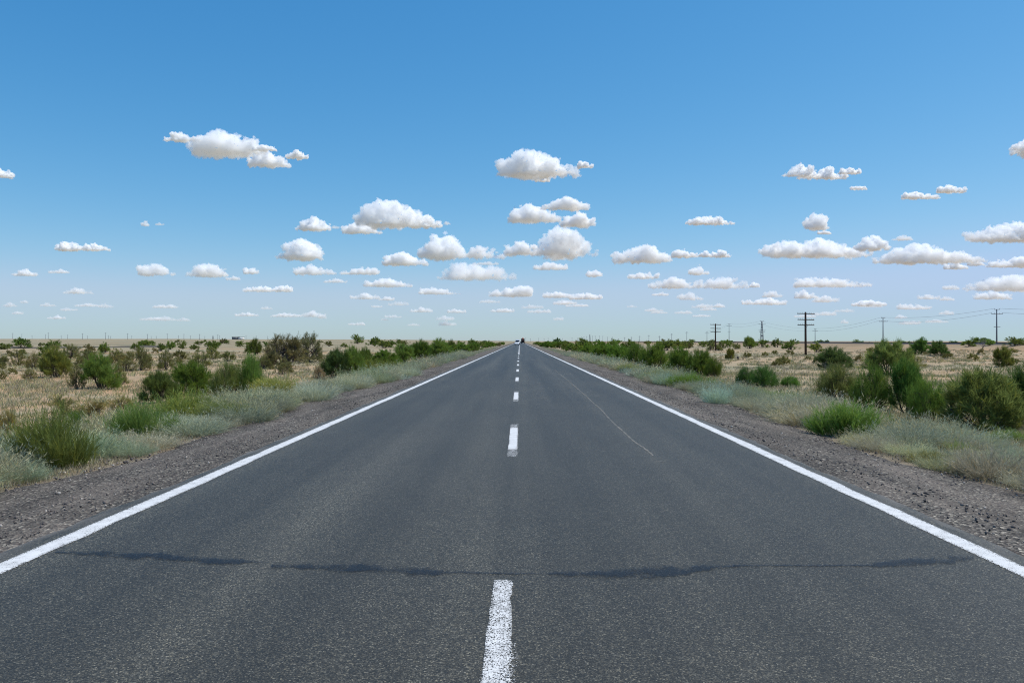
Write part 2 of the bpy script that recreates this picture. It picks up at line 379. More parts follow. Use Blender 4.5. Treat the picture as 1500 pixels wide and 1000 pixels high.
CL = [
    (283, 380, 227, [20, 32, 34, 30, 20], 'largest high white cloud in the upper sky on the left, with a ragged tail'),
    (243, 292, 207, [8, 16, 9, 7], 'pointed wisp reaching out of the largest high cloud to the left'),
    (372, 403, 221, [8, 10, 6], 'thin fringe at the end of the largest high cloud'),
    (367, 422, 244, [14, 23, 17, 10], 'small puffy cloud hanging below the tail of the largest high cloud'),
    (418, 451, 232, [8, 12, 6], 'little flat cloud, last of the high group on the left'),
    (-14, 12, 260, [8, 14, 10], 'thin cloud scrap cut by the left edge'),
    (733, 848, 258, [24, 38, 34, 25, 12], 'high bright cloud above the road end, sloping down to the right'),
    (848, 867, 246, [9, 10, 6], 'tiny scrap right of the high bright cloud above the road'),
    (783, 804, 266, [4, 6, 4], 'tiny scrap under the high bright cloud above the road'),
    (434, 484, 337, [10, 18, 17, 8], 'small rounded cloud left of the flat little cloud and the big oval one'),
    (505, 558, 342, [13, 20, 15, 7], 'flat little cloud under the big oval cloud'),
    (533, 606, 331, [30, 36, 36, 27], 'big oval cloud with a grey flat base, left of the middle'),
    (603, 646, 333, [17, 18, 9], 'small cloud touching the right end of the big oval cloud'),
    (752, 820, 325, [20, 26, 18, 10], 'ragged cloud above the tall cumulus over the road'),
    (792, 862, 307, [7, 16, 19, 9], 'upper ragged cloud lying across the one above the tall cumulus'),
    (823, 869, 331, [14, 20, 12], 'small round cloud right of the ragged pair'),
    (406, 468, 379, [9, 21, 28, 28, 18], 'domed cloud with grey base left of the middle sky'),
    (619, 736, 378, [18, 33, 34, 26, 14, 12, 20, 14, 7], 'long cloud with one big dome and a low right arm'),
    (563, 627, 388, [14, 20, 14, 7], 'small domed cloud below the long cloud with a low arm'),
    (646, 753, 409, [12, 27, 25, 19, 21, 9], 'broad lumpy cloud low in the middle sky'),
    (741, 785, 373, [15, 22, 14], 'small round cloud touching the tall cumulus'),
    (783, 871, 375, [13, 27, 47, 40, 28, 17, 8], 'tall pointed cumulus cloud above the end of the road'),
    (783, 830, 395, [8, 13, 8], 'small flat cloud just below the tall cumulus'),
    (860, 882, 405, [8, 11, 7], 'little round cloud low right of the road end'),
    (86, 159, 367, [13, 10, 12, 6], 'flat ragged cloud alone in the left sky'),
    (18, 55, 404, [6, 10, 6], 'small flat cloud near the left edge'),
    (205, 257, 403, [14, 18, 12, 5], 'domed small cloud, first of a pair low on the left'),
    (275, 331, 405, [7, 18, 20, 12], 'domed small cloud, second of a pair low on the left'),
    (359, 380, 401, [8, 10, 5], 'tiny domed cloud right of the pair low on the left'),
    (433, 491, 402, [10, 14, 10, 6], 'flat lumpy cloud below the domed cloud with grey base'),
    (500, 554, 402, [6, 11, 10], 'flat cloud right of the flat lumpy one'),
    (357, 428, 427, [6, 8, 6, 9], 'long low bar of cloud on the left'),
    (534, 604, 420, [8, 13, 11, 6], 'long flat low cloud left of the middle'),
    (617, 675, 431, [8, 11, 7, 4], 'thin low cloud under the broad lumpy cloud'),
    (718, 777, 434, [10, 12, 14], 'low lumpy cloud just left of the road end'),
    (797, 834, 436, [8, 9, 6], 'low thin cloud just right of the road end'),
    (834, 881, 438, [7, 9, 7], 'low thin cloud, right one of two near the road end'),
    (1147, 1194, 259, [8, 19, 11], 'left lump of the ragged high cloud on the right'),
    (1182, 1238, 262, [10, 16, 10], 'middle lump of the ragged high cloud on the right'),
    (1230, 1258, 255, [8, 11, 7], 'small right lump of the ragged high cloud on the right'),
    (1247, 1270, 278, [5, 8, 4], 'tiny cloud under the ragged high cloud on the right'),
    (1322, 1376, 291, [8, 10, 8, 5], 'long thin slanting cloud on the right, lower part'),
    (1374, 1414, 282, [9, 10, 7], 'long thin slanting cloud on the right, upper part'),
    (1483, 1522, 226, [14, 25, 26], 'bright cloud cut by the right edge, high up'),
    (1006, 1076, 329, [8, 13, 12, 6], 'flat lens shaped cloud in the right middle sky'),
    (1180, 1212, 336, [14, 23, 18], 'small upright cloud over the long double cloud on the right'),
    (1198, 1217, 343, [4, 6, 4], 'tiny shred below the small upright cloud'),
    (1122, 1274, 376, [18, 25, 20, 28, 22, 16, 9], 'long double domed cloud on the right'),
    (1258, 1298, 366, [14, 21, 11], 'round puff at the right end of the long double cloud'),
    (1282, 1438, 385, [10, 22, 28, 26, 18, 17, 9], 'long spreading cloud with ragged top on the far right'),
    (1420, 1515, 353, [14, 22, 27, 25], 'wide bright cloud cut by the right edge, middle height'),
    (1384, 1415, 394, [8, 12, 7], 'small cloud under the long spreading cloud'),
    (1417, 1443, 389, [6, 9, 4], 'tiny cloud at the tip of the long spreading cloud'),
    (1448, 1508, 391, [8, 14, 15], 'small cloud at the right edge under the wide bright one'),
    (903, 982, 384, [15, 22, 25, 12], 'lumpy cloud with grey base right of the road'),
    (986, 1020, 377, [10, 12, 6], 'small cloud right of the lumpy grey based one'),
    (1022, 1040, 376, [7, 9, 5], 'tiny cloud between two small ones right of the road'),
    (1040, 1070, 377, [10, 11, 5], 'small wispy cloud, last of the row right of the road'),
    (921, 964, 408, [7, 10, 8], 'flat small cloud under the lumpy grey based one'),
    (1009, 1038, 402, [9, 11, 5], 'tiny domed cloud right of the flat small one'),
    (951, 1020, 422, [10, 15, 14, 8], 'low bumpy cloud left of its twin'),
    (1022, 1092, 422, [10, 14, 18, 10], 'low bumpy cloud above the smaller telegraph pole'),
    (1098, 1112, 421, [5, 8, 5], 'tiny dot of cloud right of the low bumpy one'),
    (1167, 1275, 420, [12, 14, 12, 11, 10, 6], 'long low lumpy cloud above the tall telegraph pole'),
    (1415, 1508, 425, [10, 18, 22, 23], 'low broad cloud at the right edge'),
    (1427, 1481, 438, [8, 12, 8], 'low flat cloud under the broad one at the right edge'),
    (1250, 1296, 448, [7, 8, 6], 'thin low cloud above the two armed skyline pole'),
    (1088, 1150, 446, [7, 8, 10, 6], 'thin low cloud above the lattice mast'),
    (1165, 1193, 437, [10, 12, 8], 'small low puff above the tall telegraph pole'),
]
for a in CL: cloud(*a, od=7.0 if a[2] < 395 else 3.6)
low = [(997, 1030, 439, [9, 11, 5]), (955, 979, 433, [4, 6, 4]), (1196, 1228, 442, [8, 10, 6]), (1120, 1146, 435, [8, 8, 5]), (1315, 1362, 453, [7, 8, 5]), (1376, 1397, 440, [5, 7, 4]), (1345, 1376, 438, [6, 8, 5]),
       (1382, 1405, 424, [6, 8, 5]), (73, 101, 400, [4, 6, 4]), (332, 352, 410, [4, 6, 4]), (475, 508, 414, [4, 7, 4]), (92, 134, 430, [4, 9, 5]), (513, 556, 438, [5, 9, 6]), (555, 578, 440, [4, 6, 4]), (811, 845, 446, [5, 7, 4]),
       (487, 497, 335, [4, 5, 3]), (650, 660, 329, [4, 5, 3]), (694, 730, 388, [3, 5, 4]), (1308, 1336, 352, [4, 8, 5]), (110, 150, 449, [3, 5, 3]), (224, 260, 451, [4, 6, 4]), (398, 440, 464, [4, 6, 4]), (600, 634, 457, [4, 7, 5]), (655, 682, 458, [4, 6, 4]),
       (720, 752, 457, [4, 6, 5]), (345, 378, 463, [4, 6, 4]), (440, 476, 464, [5, 9, 5]), (258, 278, 470, [3, 5, 3]), (70, 96, 467, [3, 6, 3]), (945, 972, 456, [4, 5, 3]), (1045, 1062, 450, [4, 6, 4]), (208, 218, 331, [5, 8, 4]), (228, 240, 330, [3, 4, 3])]
for a in low: cloud(*a, 'small thin white cloud scrap low over the horizon', 'thin cloud scraps low in the sky', 1.9 if max(a[3]) > 5 else 1.0)
for _ in range(40):
    yb = rng.uniform(442, 478); wd = rng.uniform(10, 34); x0 = rng.uniform(0, 1500); h = rng.uniform(3, 7)
    cloud(x0, x0 + wd, yb, [h * .7, h, h * rng.uniform(.5, 1)], 'small thin white cloud scrap low over the horizon', 'thin cloud scraps low in the sky', 1.0)

# ------------------------------------------------------------------ the setting: ground, road, shoulders, markings
def grow(a, b, d0, g):
    out = [a]; d = d0
    while out[-1] < b: out.append(out[-1] + d); d *= g
    return out
ys = np.array([-60, -40, -25, -15, -8] + grow(-3, 70, .9, 1.0)[:-1] + grow(70, 70000, 1.0, 1.035))
xp = [0, 3.5, 4.1, 4.7, 5.4, 6.1, 6.8, 7.5, 8.3, 9.1, 9.9] + grow(11, 60, 1.0, 1.03) + grow(62, 111, 3, 1.0) + grow(112.5, 135.5, 1.0, 1.0) + grow(139, 60000, 5, 1.12)
xs = np.array(sorted(set(np.round([-a for a in xp] + xp, 3))))
X, Y = np.meshgrid(xs, ys); Z = H(X, Y)
def grid_mesh(name, X, Y, Z, smooth=True, attrs=None):
    r, c = X.shape; i = np.arange(r * c).reshape(r, c)
    q = np.stack([i[:-1, :-1], i[:-1, 1:], i[1:, 1:], i[1:, :-1]], -1).reshape(-1, 4)
    return mesh(name, np.stack([X, Y, Z], -1).reshape(-1, 3), q, smooth, attrs)
tag(obj('ground', grid_mesh('ground', X, Y, Z), None, M['ground']), kind='structure')
# shoulders of crushed stone, ragged towards the verge
yr = np.array(grow(-30, 60, .35, 1.0)[:-1] + grow(60, 4000, .5, 1.02))
for sgn in (-1, 1):
    rag = np.cumsum(rng.normal(0, .05, len(yr))); rag = rag - np.convolve(np.pad(rag, 20, 'edge'), np.ones(41) / 41, 'valid')
    outer = 6.15 + .22 * np.sin(yr * .31) + .16 * np.sin(yr * .83 + 1) + rag * .8
    tt = np.array([0, .1, .25, .4, .55, .7, .82, .92, 1.0])
    GX = 3.95 + (outer[:, None] - 3.95) * tt[None]
    GY = np.repeat(yr[:, None], len(tt), 1)
    GZ = H(GX, GY) + np.array([.012, .02, .025, .03, .035, .035, .03, .02, -.02])[None] + rng.normal(0, .006, GX.shape) * (tt > 0) * (tt < 1)
    tag(obj('gravel_shoulder', grid_mesh('gravel_shoulder', GX * sgn, GY, GZ), None, M['gravel']), kind='structure')
# carriageway
edge = lambda: 4.13 + .045 * np.sin(yr * .9 + rng.uniform(0, 6)) + rng.normal(0, .018, len(yr))
cols = np.array([-1, -.97, -.5, 0, .5, .97, 1.0])
RX = np.stack([-edge(), np.full(len(yr), -4.0), np.full(len(yr), -2.0), np.zeros(len(yr)), np.full(len(yr), 2.0), np.full(len(yr), 4.0), edge()], 1)
RZ = np.zeros_like(RX); RZ[:, 0] = RZ[:, -1] = -.022
tag(obj('road', grid_mesh('road', RX, np.repeat(yr[:, None], 7, 1), RZ), None, M['asphalt']), kind='structure')
def strip(name, x0, x1, ya, yb, mat, z=.004, wob=0.0, step=.5, x0b=None, x1b=None, endfade=True):
    n = max(5, int((yb - ya) / step) + 1); y = np.linspace(ya, yb, n); f = np.linspace(0, 1, n)
    a = x0 + ((x0b if x0b is not None else x0) - x0) * f + rng.normal(0, wob, n); b = x1 + ((x1b if x1b is not None else x1) - x1) * f + rng.normal(0, wob, n)
    k = np.array([0, .25, .75, 1.0])
    SX = a[:, None] + (b - a)[:, None] * k[None]
    e = np.tile([1, .35, .35, 1.0], (n, 1))
    if endfade: e[0] = e[-1] = 1
    o = obj(name, grid_mesh(name, SX, np.repeat(y[:, None], 4, 1), np.full_like(SX, z), False, {'e': e.ravel()}), None, mat)
    return tag(o, kind='structure')
for sgn in (-1, 1):
    a, b = sorted((sgn * 3.70, sgn * 3.895))
    n0 = strip('edge_line', a, b, -20, 120, M['line'], wob=.006)
    strip('edge_line', a, b, 120.05, 900, M['line'], wob=.004, step=4)
for k in range(9):
    ye = 5.66 + 10.72 * k
    if k == 0:
        strip('centre_line_dash', -.12, .08, 1.3, 4.5, M['old'], .004, .006, .1, -.11, .06)
        strip('centre_line_dash', -.13, .045, 1.2, ye, M['dash'], .008, .005, .1, -.103, .027)
    else:
        strip('centre_line_dash', -.11, .06, ye - 4.7, ye, M['old'], .004, .005, .25)
        strip('centre_line_dash', -.10, .045, ye - 3.9, ye - .75, M['dash_far'], .008, .004, .25)
strip('centre_line', -.07, .07, 100, 700, M['dash_far'], .006, .003, 4)
# bitumen seal poured along a cross crack, and the pale scrape in the right lane
def road_pt(u, v): z = CZ * F / (v - V0); return CX + (u - U0) / F * z, z
def band(name, pts, mat, zz, sub=14, width_world=None):
    """pts: (u, v_top, v_bottom) along the mark."""
    P = np.array(pts, float); s = np.linspace(0, len(P) - 1, (len(P) - 1) * sub + 1); q = np.stack([np.interp(s, np.arange(len(P)), P[:, i]) for i in range(3)], 1)
    k = np.linspace(0, 1, 5); SX = np.zeros((len(q), 5)); SY = SX.copy()
    jit = rng.normal(0, 1, (len(q), 2)); jit = (jit + np.roll(jit, 1, 0)) / 2
    for i, (u, a, b) in enumerate(q):
        h = b - a; a -= h * .12; b += h * .12; a += jit[i, 0] * h * .07; b += jit[i, 1] * h * .07
        for j, f in enumerate(k): SX[i, j], SY[i, j] = road_pt(u, b + (a - b) * f)
    e = np.tile([1, .35, 0, .35, 1.0], (len(q), 1)); e[0] = e[-1] = 1.2
    return tag(obj(name, grid_mesh(name, SX, SY, np.full_like(SX, zz), False, {'e': e.ravel()}), None, mat), kind='structure')
band('tar_seal', [(78, 807, 811), (130, 806, 815), (190, 807, 822), (235, 808, 823), (262, 813, 824), (300, 815, 828), (345, 818, 828), (385, 821, 826), (420, 823, 827)], M['tar'], .005)
band('tar_seal', [(395, 823, 833), (440, 825, 836), (500, 825, 842), (560, 825, 841), (620, 830, 845), (665, 834, 843), (720, 837, 842), (800, 839, 842)], M['tar'], .005)
band('tar_seal', [(800, 838, 843), (850, 836, 846), (900, 830, 850), (960, 827, 850), (1005, 826, 846), (1050, 825, 834), (1080, 827, 831)], M['tar'], .005)
band('tar_seal', [(1275, 824, 832), (1320, 817, 831), (1365, 815, 830), (1400, 813, 826), (1428, 813, 822)], M['tar'], .005)
band('tar_seal', [(1070, 826, 831), (1140, 826.5, 830), (1210, 826.5, 830), (1285, 825, 831)], M['tar'], .0045)
def ribbon(name, pts, w, mat, zz):
    P = np.array([road_pt(u, v) for u, v in pts]); s = np.linspace(0, len(P) - 1, (len(P) - 1) * 20 + 1)
    P = np.stack([np.interp(s, np.arange(len(P)), P[:, i]) for i in (0, 1)], 1)
    P[:, 0] += np.cumsum(rng.normal(0, .0025, len(P)))
    ww = w * (1 + .5 * np.sin(np.arange(len(P)) * .7) * .6)
    d = np.gradient(P, axis=0); nn = np.stack([d[:, 1], -d[:, 0]], 1); nn /= np.linalg.norm(nn, axis=1)[:, None]
    SX = np.stack([P[:, 0] - nn[:, 0] * ww, P[:, 0], P[:, 0] + nn[:, 0] * ww], 1); SY = np.stack([P[:, 1] - nn[:, 1] * ww, P[:, 1], P[:, 1] + nn[:, 1] * ww], 1)
    e = np.tile([.8, 0, .8], (len(P), 1))
    return tag(obj(name, grid_mesh(name, SX, SY, np.full_like(SX, zz), False, {'e': e.ravel()}), None, mat), kind='structure')
ribbon('scrape_mark', [(812, 541), (840.6, 565), (856, 579), (877, 598.6), (895, 617), (916, 635), (929, 646.7), (942, 656), (955, 667.5)], .021, M['scrape'], .004)
ribbon('scrape_mark', [(960, 675.5), (967, 676), (974, 676.5)], .022, M['scrape'], .004)
ribbon('scrape_mark', [(788, 561), (792, 561.6), (796, 561.4)], .05, M['scrape'], .004)
ribbon('scrape_mark', [(778, 582), (790, 583), (803, 584)], .03, M['scrape'], .004)
ribbon('scrape_mark', [(1000, 599), (1015, 599.5), (1030, 600.5)], .03, M['scrape'], .03)
# loose stones on the shoulders
_b = bmesh.new(); bmesh.ops.create_icosphere(_b, subdivisions=1, radius=1); _m = bpy.data.meshes.new('stone_seed'); _b.to_mesh(_m); _b.free()
SV = np.array([v.co[:] for v in _m.vertices]); SF = np.array([p.vertices[:] for p in _m.polygons])
N = 15000
sy = 2 + 50 * rng.random(N) ** 1.6; sxx = (4.15 + 2.25 * rng.random(N) ** .8) * rng.choice([-1, 1], N)
sz = H(sxx, sy) + .03; rr = .008 + .015 * rng.random(N) ** 3
Vs = (SV[None] * rng.uniform(.6, 1.25, (N, 12, 1)) * (rr[:, None, None] * rng.uniform(.6, 1.3, (N, 1, 3))) + np.stack([sxx, sy, sz], 1)[:, None]).reshape(-1, 3)
Fs = (SF[None] + (np.arange(N) * 12)[:, None, None]).reshape(-1, 3)
st = NT('loose_stone'); atn = st.n('ShaderNodeAttribute', attribute_name='tint')
st.base(st.ramp(atn.outputs['Fac'], [(0, (.05, .046, .046)), (.5, (.13, .112, .105)), (.85, (.2, .17, .15)), (1, (.46, .42, .38))]), .85, .25)
tag(obj('gravel', mesh('gravel', Vs, Fs, False, {'tint': np.repeat(rng.random(N), 12)}), None, st.m), 'loose dark and pale stones strewn over the gravel shoulders', 'gravel', None, 'stuff')
# railway bed beyond the plain on the right
yy = np.array(grow(-40, 4000, 12, 1.03))
bx = np.array([-3.4, -2.2, -1.9, 1.9, 2.2, 3.4]); BX = np.repeat((123 + bx)[None], len(yy), 0); BZ = .72 + np.repeat(np.array([-.12, .22, .32, .32, .22, -.12])[None], len(yy), 0)
tag(obj('railway_bed', grid_mesh('railway_bed', BX, np.repeat(yy[:, None], 6, 1), BZ, False), None, plain('dark_ballast', (.045, .04, .038), (.10, .09, .085), 3, .95)), kind='structure')
tr = tag(empty('railway_track', (123, 200, 1.04)), 'dark railway track running along its low bank beyond the plain', 'railway')
mb = MB()
for i in range(700): mb.box((0, -150 + i * 1.1, .05), (2.7, .26, .16))
mb.build('sleeper', plain('oiled_sleeper', (.03, .025, .022)), tr)
for sx in (-.76, .76):
    mb = MB(); mb.box((sx, 1500, .23), (.075, 3400, .18)); mb.build('rail', M['steel'], tr)
# distant dark dirt road on the left plain
gx = np.linspace(-320, -118, 60); gy = 268 + 3 * np.sin(gx * .03) + (gx + 118) * -.02
GX = np.stack([gx, gx, gx], 1); GY = np.stack([gy - 4, gy, gy + 4], 1); GZ = H(GX, GY) + np.array([.02, .45, .02])[None]
tag(obj('earth_bank', grid_mesh('earth_bank', GX, GY, GZ), None, plain('dark_turned_soil', (.05, .045, .035), (.1, .085, .06), .8, .95)), kind='structure')

# ------------------------------------------------------------------ plants
def unit(v): return v / (np.linalg.norm(v, axis=-1, keepdims=True) + 1e-9)
class Leaves:
    """Thin blades and twig tips, each its own face, with a tint per blade."""
    def __init__(s): s.V, s.T, s.Q, s.t, s.d, s.n = [], [], [], [], [], 0
    def blades(s, P, D, L, W, rs, tint=None, dry=None):
        n = len(P); L = np.broadcast_to(L, (n,))[:, None]; W = np.broadcast_to(W, (n,))[:, None]
        side = unit(np.cross(D, rs.normal(size=(n, 3)))) * W * .5
        mid = P + D * L * .45
        V = np.stack([P - side * .55, P + side * .55, mid + side, P + D * L, mid - side], 1)
        b = s.n + np.arange(n)[:, None] * 5
        s.Q.append(b + np.array([[0, 1, 2, 4]])); s.T.append(b + np.array([[4, 2, 3]]))
        s.V.append(V.reshape(-1, 3)); s.n += 5 * n
        s.t.append(np.repeat(rs.random(n) if tint is None else tint, 5)); s.d.append(np.repeat(np.zeros(n) if dry is None else dry, 5))
    def arcs(s, P, D, L, W, rs, droop=.25, tint=None, dry=None):
        """long curved blades of three pieces"""
        n = len(P); L = np.broadcast_to(L, (n,))[:, None]; W = np.broadcast_to(W, (n,))[:, None]
        side = unit(np.cross(D, rs.normal(size=(n, 3)))) * W * .5; dr = np.array([0, 0, -1.0]) * droop * L
        out = unit(np.concatenate([D[:, :2], np.zeros((n, 1))], 1)) * droop * L * .6
        V = np.stack([P - side * .6, P + side * .6, P + D * L * .4 - side, P + D * L * .4 + side, P + D * L * .75 + (dr + out) * .3 - side * .8, P + D * L * .75 + (dr + out) * .3 + side * .8, P + D * L + dr + out], 1)
        b = s.n + np.arange(n)[:, None] * 7
        s.Q += [b + np.array([[0, 1, 3, 2]]), b + np.array([[2, 3, 5, 4]])]; s.T.append(b + np.array([[4, 5, 6]]))
        s.V.append(V.reshape(-1, 3)); s.n += 7 * n
        s.t.append(np.repeat(rs.random(n) if tint is None else tint, 7)); s.d.append(np.repeat(np.zeros(n) if dry is None else dry, 7))
    def mesh(s, name): return mesh(name, np.concatenate(s.V), [np.concatenate(s.Q), np.concatenate(s.T)], False, {'tint': np.concatenate(s.t), 'dry': np.concatenate(s.d)})

def bush(seed, stems=11, kids=4, sprays=9, tips=16, tip_l=.16, tip_w=.0075, spread=1.0, open_=.25, lean=0.0, stem_r=.018, trunk=0.0, up=.55, lumps=5):
    """A many-stemmed desert bush about 1 high and 1.3 wide: (stem mesh, foliage mesh)."""
    rs = np.random.default_rng(seed); mb = MB(); lv = Leaves()
    gaps = rs.uniform(0, 6.28, 3)
    lump = [(unit(np.array([rs.normal(), rs.normal(), rs.uniform(.1, 1.1)])), rs.uniform(-.22, .2)) for _ in range(lumps)]
    def reach(d):
        d = d / np.linalg.norm(d); r = 1 / math.sqrt((d[0] ** 2 + d[1] ** 2) / (.66 * spread) ** 2 + max(d[2], .0) ** 2 / .98 ** 2)
        for c, a in lump: r *= 1 + a * math.exp(-((1 - d @ c) / .12))
        return r
    base0 = np.array([0, 0, trunk])
    if trunk > 0:
        for q in range(3):
            o = rs.normal(0, .03, 2); mb.tube([[o[0] * 2, o[1] * 2, -.05], [o[0], o[1], trunk * .5], [o[0] * .3, o[1] * .3, trunk * 1.15]], [stem_r * 2.2, stem_r * 1.7, stem_r * 1.3], 6)
    for i in range(stems):
        az = i / stems * 6.283 + rs.normal() * .35; tilt = math.radians(rs.uniform(12, 76)) if i > 1 else .2
        d = np.array([math.cos(az) * math.sin(tilt) + lean, math.sin(az) * math.sin(tilt), math.cos(tilt)]); d /= np.linalg.norm(d)
        R = reach(d) * rs.uniform(.86, 1.0)
        b = base0 + np.array([math.cos(az), math.sin(az), 0]) * rs.uniform(.01, .07) + [0, 0, -.03]
        end = d * R; bend = rs.normal(0, .05, 3)
        path = [b, b * .6 + end * .35 + bend + [0, 0, -.02], b * .2 + end * .66 + bend * .5, end * .93]
        ts = np.linspace(0, 1, 7); cp = np.stack([np.interp(ts, [0, .35, .68, 1], [p[k] for p in path]) for k in range(3)], 1)
        mb.tube(cp, stem_r * np.linspace(1.2, .25, 7), 5, False)
        for k in range(kids):
            f = rs.uniform(.28, .8); o = np.array([np.interp(f, ts, cp[:, c]) for c in range(3)])
            dd = unit(d + rs.normal(0, .48, 3) + [0, 0, .12]); 
            tgt = dd * reach(dd) * rs.uniform(.8, 1.02) 
            if tgt[2] < .08: tgt[2] = rs.uniform(.08, .3)
            mid = (o + tgt) / 2 + rs.normal(0, .03, 3); kp = np.array([o, mid, tgt])
            mb.tube(kp, stem_r * np.array([.55, .34, .12]), 4, False)
            fs = 1 - rs.random(sprays) ** 1.5 * (1 - open_)
            c0 = np.stack([np.interp(fs, [0, .5, 1], kp[:, c]) for c in range(3)], 1) + rs.normal(0, .035, (sprays, 3))
            ax_ = unit(unit(tgt - o) * .8 + rs.normal(0, .35, (sprays, 3)) + [0, 0, up])
            C = np.repeat(c0, tips, 0); A = np.repeat(ax_, tips, 0); n = len(C)
            D = unit(A + rs.normal(0, .42, (n, 3)))
            P = C + A * rs.uniform(-.05, .07, (n, 1)) + rs.normal(0, .012, (n, 3))
            cl = np.repeat(rs.random(sprays), tips)
            lv.blades(P, D, tip_l * rs.uniform(.5, 1.2, n), tip_w * rs.uniform(.7, 1.3, n), rs, np.clip(.55 * cl + .45 * rs.random(n), 0, 1), np.repeat((rs.random(sprays) < .25) * rs.random(sprays), tips))
    V = np.concatenate(mb.V)
    return mesh('stem', V, [np.concatenate(mb.Q)] + ([np.concatenate(mb.T)] if mb.T else [])), lv.mesh('foliage')
def broom(seed, n=620, m=17, w=.0065):
    """Feathery plant of fine upright shoots, 1 high and about 1.2 wide."""
    rs = np.random.default_rng(seed); lv = Leaves()
    heads = rs.uniform(-.38, .38, (7, 2))
    h = heads[rs.integers(0, 7, n)]; P = np.concatenate([h + rs.normal(0, .09, (n, 2)), np.zeros((n, 1)) - .02], 1)
    D = unit(np.concatenate([h * 1.0 + rs.normal(0, .33, (n, 2)), np.ones((n, 1))], 1)); L = rs.uniform(.55, 1.0, n) * (1 - .45 * np.linalg.norm(h, axis=1) / .5)
    lv.arcs(P, D, L, w * 1.1, rs, .1, rs.random(n) * .6, rs.random(n) * .6)
    f = rs.uniform(.3, 1.0, (n, m)); C = (P[:, None] + D[:, None] * (L[:, None] * f)[..., None]).reshape(-1, 3); k = n * m
    B = unit(np.repeat(D, m, 0) + rs.normal(0, .45, (k, 3)) + [0, 0, .15]); tt = np.repeat(rs.random(n), m)
    lv.blades(C, B, rs.uniform(.06, .15, k), w * rs.uniform(.6, 1.2, k), rs, np.clip(.5 * tt + .5 * rs.random(k), 0, 1), np.repeat((rs.random(n) < .3) * rs.random(n), m))
    return lv.mesh('broom_shoots')
def sage(seed, n=700, m=6, w=.007):
    """Soft round mound of silvery leafy stalks, .75 high and about 1.3 wide."""
    rs = np.random.default_rng(seed); lv = Leaves()
    a = rs.uniform(0, 6.283, n); r = .34 * np.sqrt(rs.random(n)); P = np.stack([np.cos(a) * r, np.sin(a) * r, -.02 + 0 * r], 1)
    D = unit(np.stack([np.cos(a) * r * 3.2, np.sin(a) * r * 3.2, np.ones(n) * .8], 1) + rs.normal(0, .25, (n, 3)))
    D[:, 2] = np.abs(D[:, 2]) + .1; D = unit(D); L = rs.uniform(.42, .78, n) * (1 + .2 * np.sin(a * 3 + seed))
    dry = (rs.random(n) < .12) * 1.0
    lv.arcs(P, D, L, w, rs, .12, rs.random(n) * .7, dry)
    f = rs.uniform(.35, 1.0, (n, m)); C = (P[:, None] + D[:, None] * (L[:, None] * f)[..., None]).reshape(-1, 3); k = n * m
    B = unit(np.repeat(D, m, 0) * .8 + rs.normal(0, .5, (k, 3)) + [0, 0, .3])
    lv.blades(C, B, rs.uniform(.05, .12, k), w * rs.uniform(.7, 1.3, k), rs, np.clip(.4 * np.repeat(rs.random(n), m) + .6 * rs.random(k), 0, 1), np.repeat(dry, m))
    return lv.mesh('sage_stalks')
def bare(seed, n=9, r=.02):
    rs = np.random.default_rng(seed); mb = MB()
    def br(p, d, L, r, lev):
        q = [p, p + d * L * .5 + rs.normal(0, .03, 3) * L, p + d * L + rs.normal(0, .05, 3) * L]
        mb.tube(q, [r, r * .75, r * .45], 4, False)
        if lev:
            for _ in range(3): br(q[2] if rs.random() < .6 else q[1], unit(d + rs.normal(0, .45, 3) + [0, 0, .15]), L * rs.uniform(.5, .8), r * .5, lev - 1)
    for i in range(n):
        a = rs.uniform(0, 6.28); t = rs.uniform(.1, .75); br(np.array([0, 0, -.03]), np.array([math.cos(a) * math.sin(t), math.sin(a) * math.sin(t), math.cos(t)]), .42, r, 3)
    return mesh('dead_twigs', np.concatenate(mb.V), np.concatenate(mb.Q))

LIB = {}
LIB['D'] = [bush(100 + i, stems=13, kids=6, sprays=11, tips=15, lumps=7) for i in range(5)]                                   # dense dark green
LIB['S'] = [bush(160 + i, stems=17, kids=6, sprays=11, tips=14, open_=.45, tip_l=.16, stem_r=.016, lumps=6, spread=1.1) for i in range(2)]   # stems show below
LIB['U'] = [bush(200 + i, stems=18, kids=5, sprays=8, tips=10, up=1.3, tip_l=.24, tip_w=.0055, spread=.95, open_=.15, lumps=9) for i in range(3)]  # upright soft
LIB['O'] = [bush(300 + i, stems=12, kids=4, sprays=8, tips=11, tip_l=.12, tip_w=.009, spread=1.0, open_=.25, lumps=7) for i in range(4)]   # olive, twiggy
LIB['T'] = [bush(400 + i, stems=9, kids=8, sprays=11, tips=14, tip_l=.075, tip_w=.007, spread=1.05, open_=.5, trunk=.16, stem_r=.026, lean=.1 * i, lumps=10) for i in range(2)]
LIB['f'] = [bush(500 + i, stems=8, kids=4, sprays=5, tips=9, tip_l=.2, tip_w=.03, lumps=7) for i in range(5)]                  # the same, built for far off
LIB['L'] = [broom(600 + i) for i in range(4)]
LIB['A'] = [sage(700 + i) for i in range(5)]
LIB['a'] = [sage(750 + i, 160, 5, .016) for i in range(3)]
LIB['X'] = [bare(800), bare(801, 6)]
GREEN = {'D': (.165, .222, .052), 'S': (.165, .218, .060), 'U': (.205, .240, .074), 'O': (.215, .215, .080), 'T': (.215, .205, .090), 'L': (.245, .310, .075), 'A': (.42, .43, .295), 'X': (.38, .35, .31)}
NAMES = {'D': 'saxaul_bush', 'S': 'saxaul_bush', 'U': 'tamarisk_bush', 'O': 'desert_shrub', 'T': 'saxaul_tree', 'L': 'broom_shrub', 'A': 'sagebrush_shrub', 'X': 'dead_shrub'}
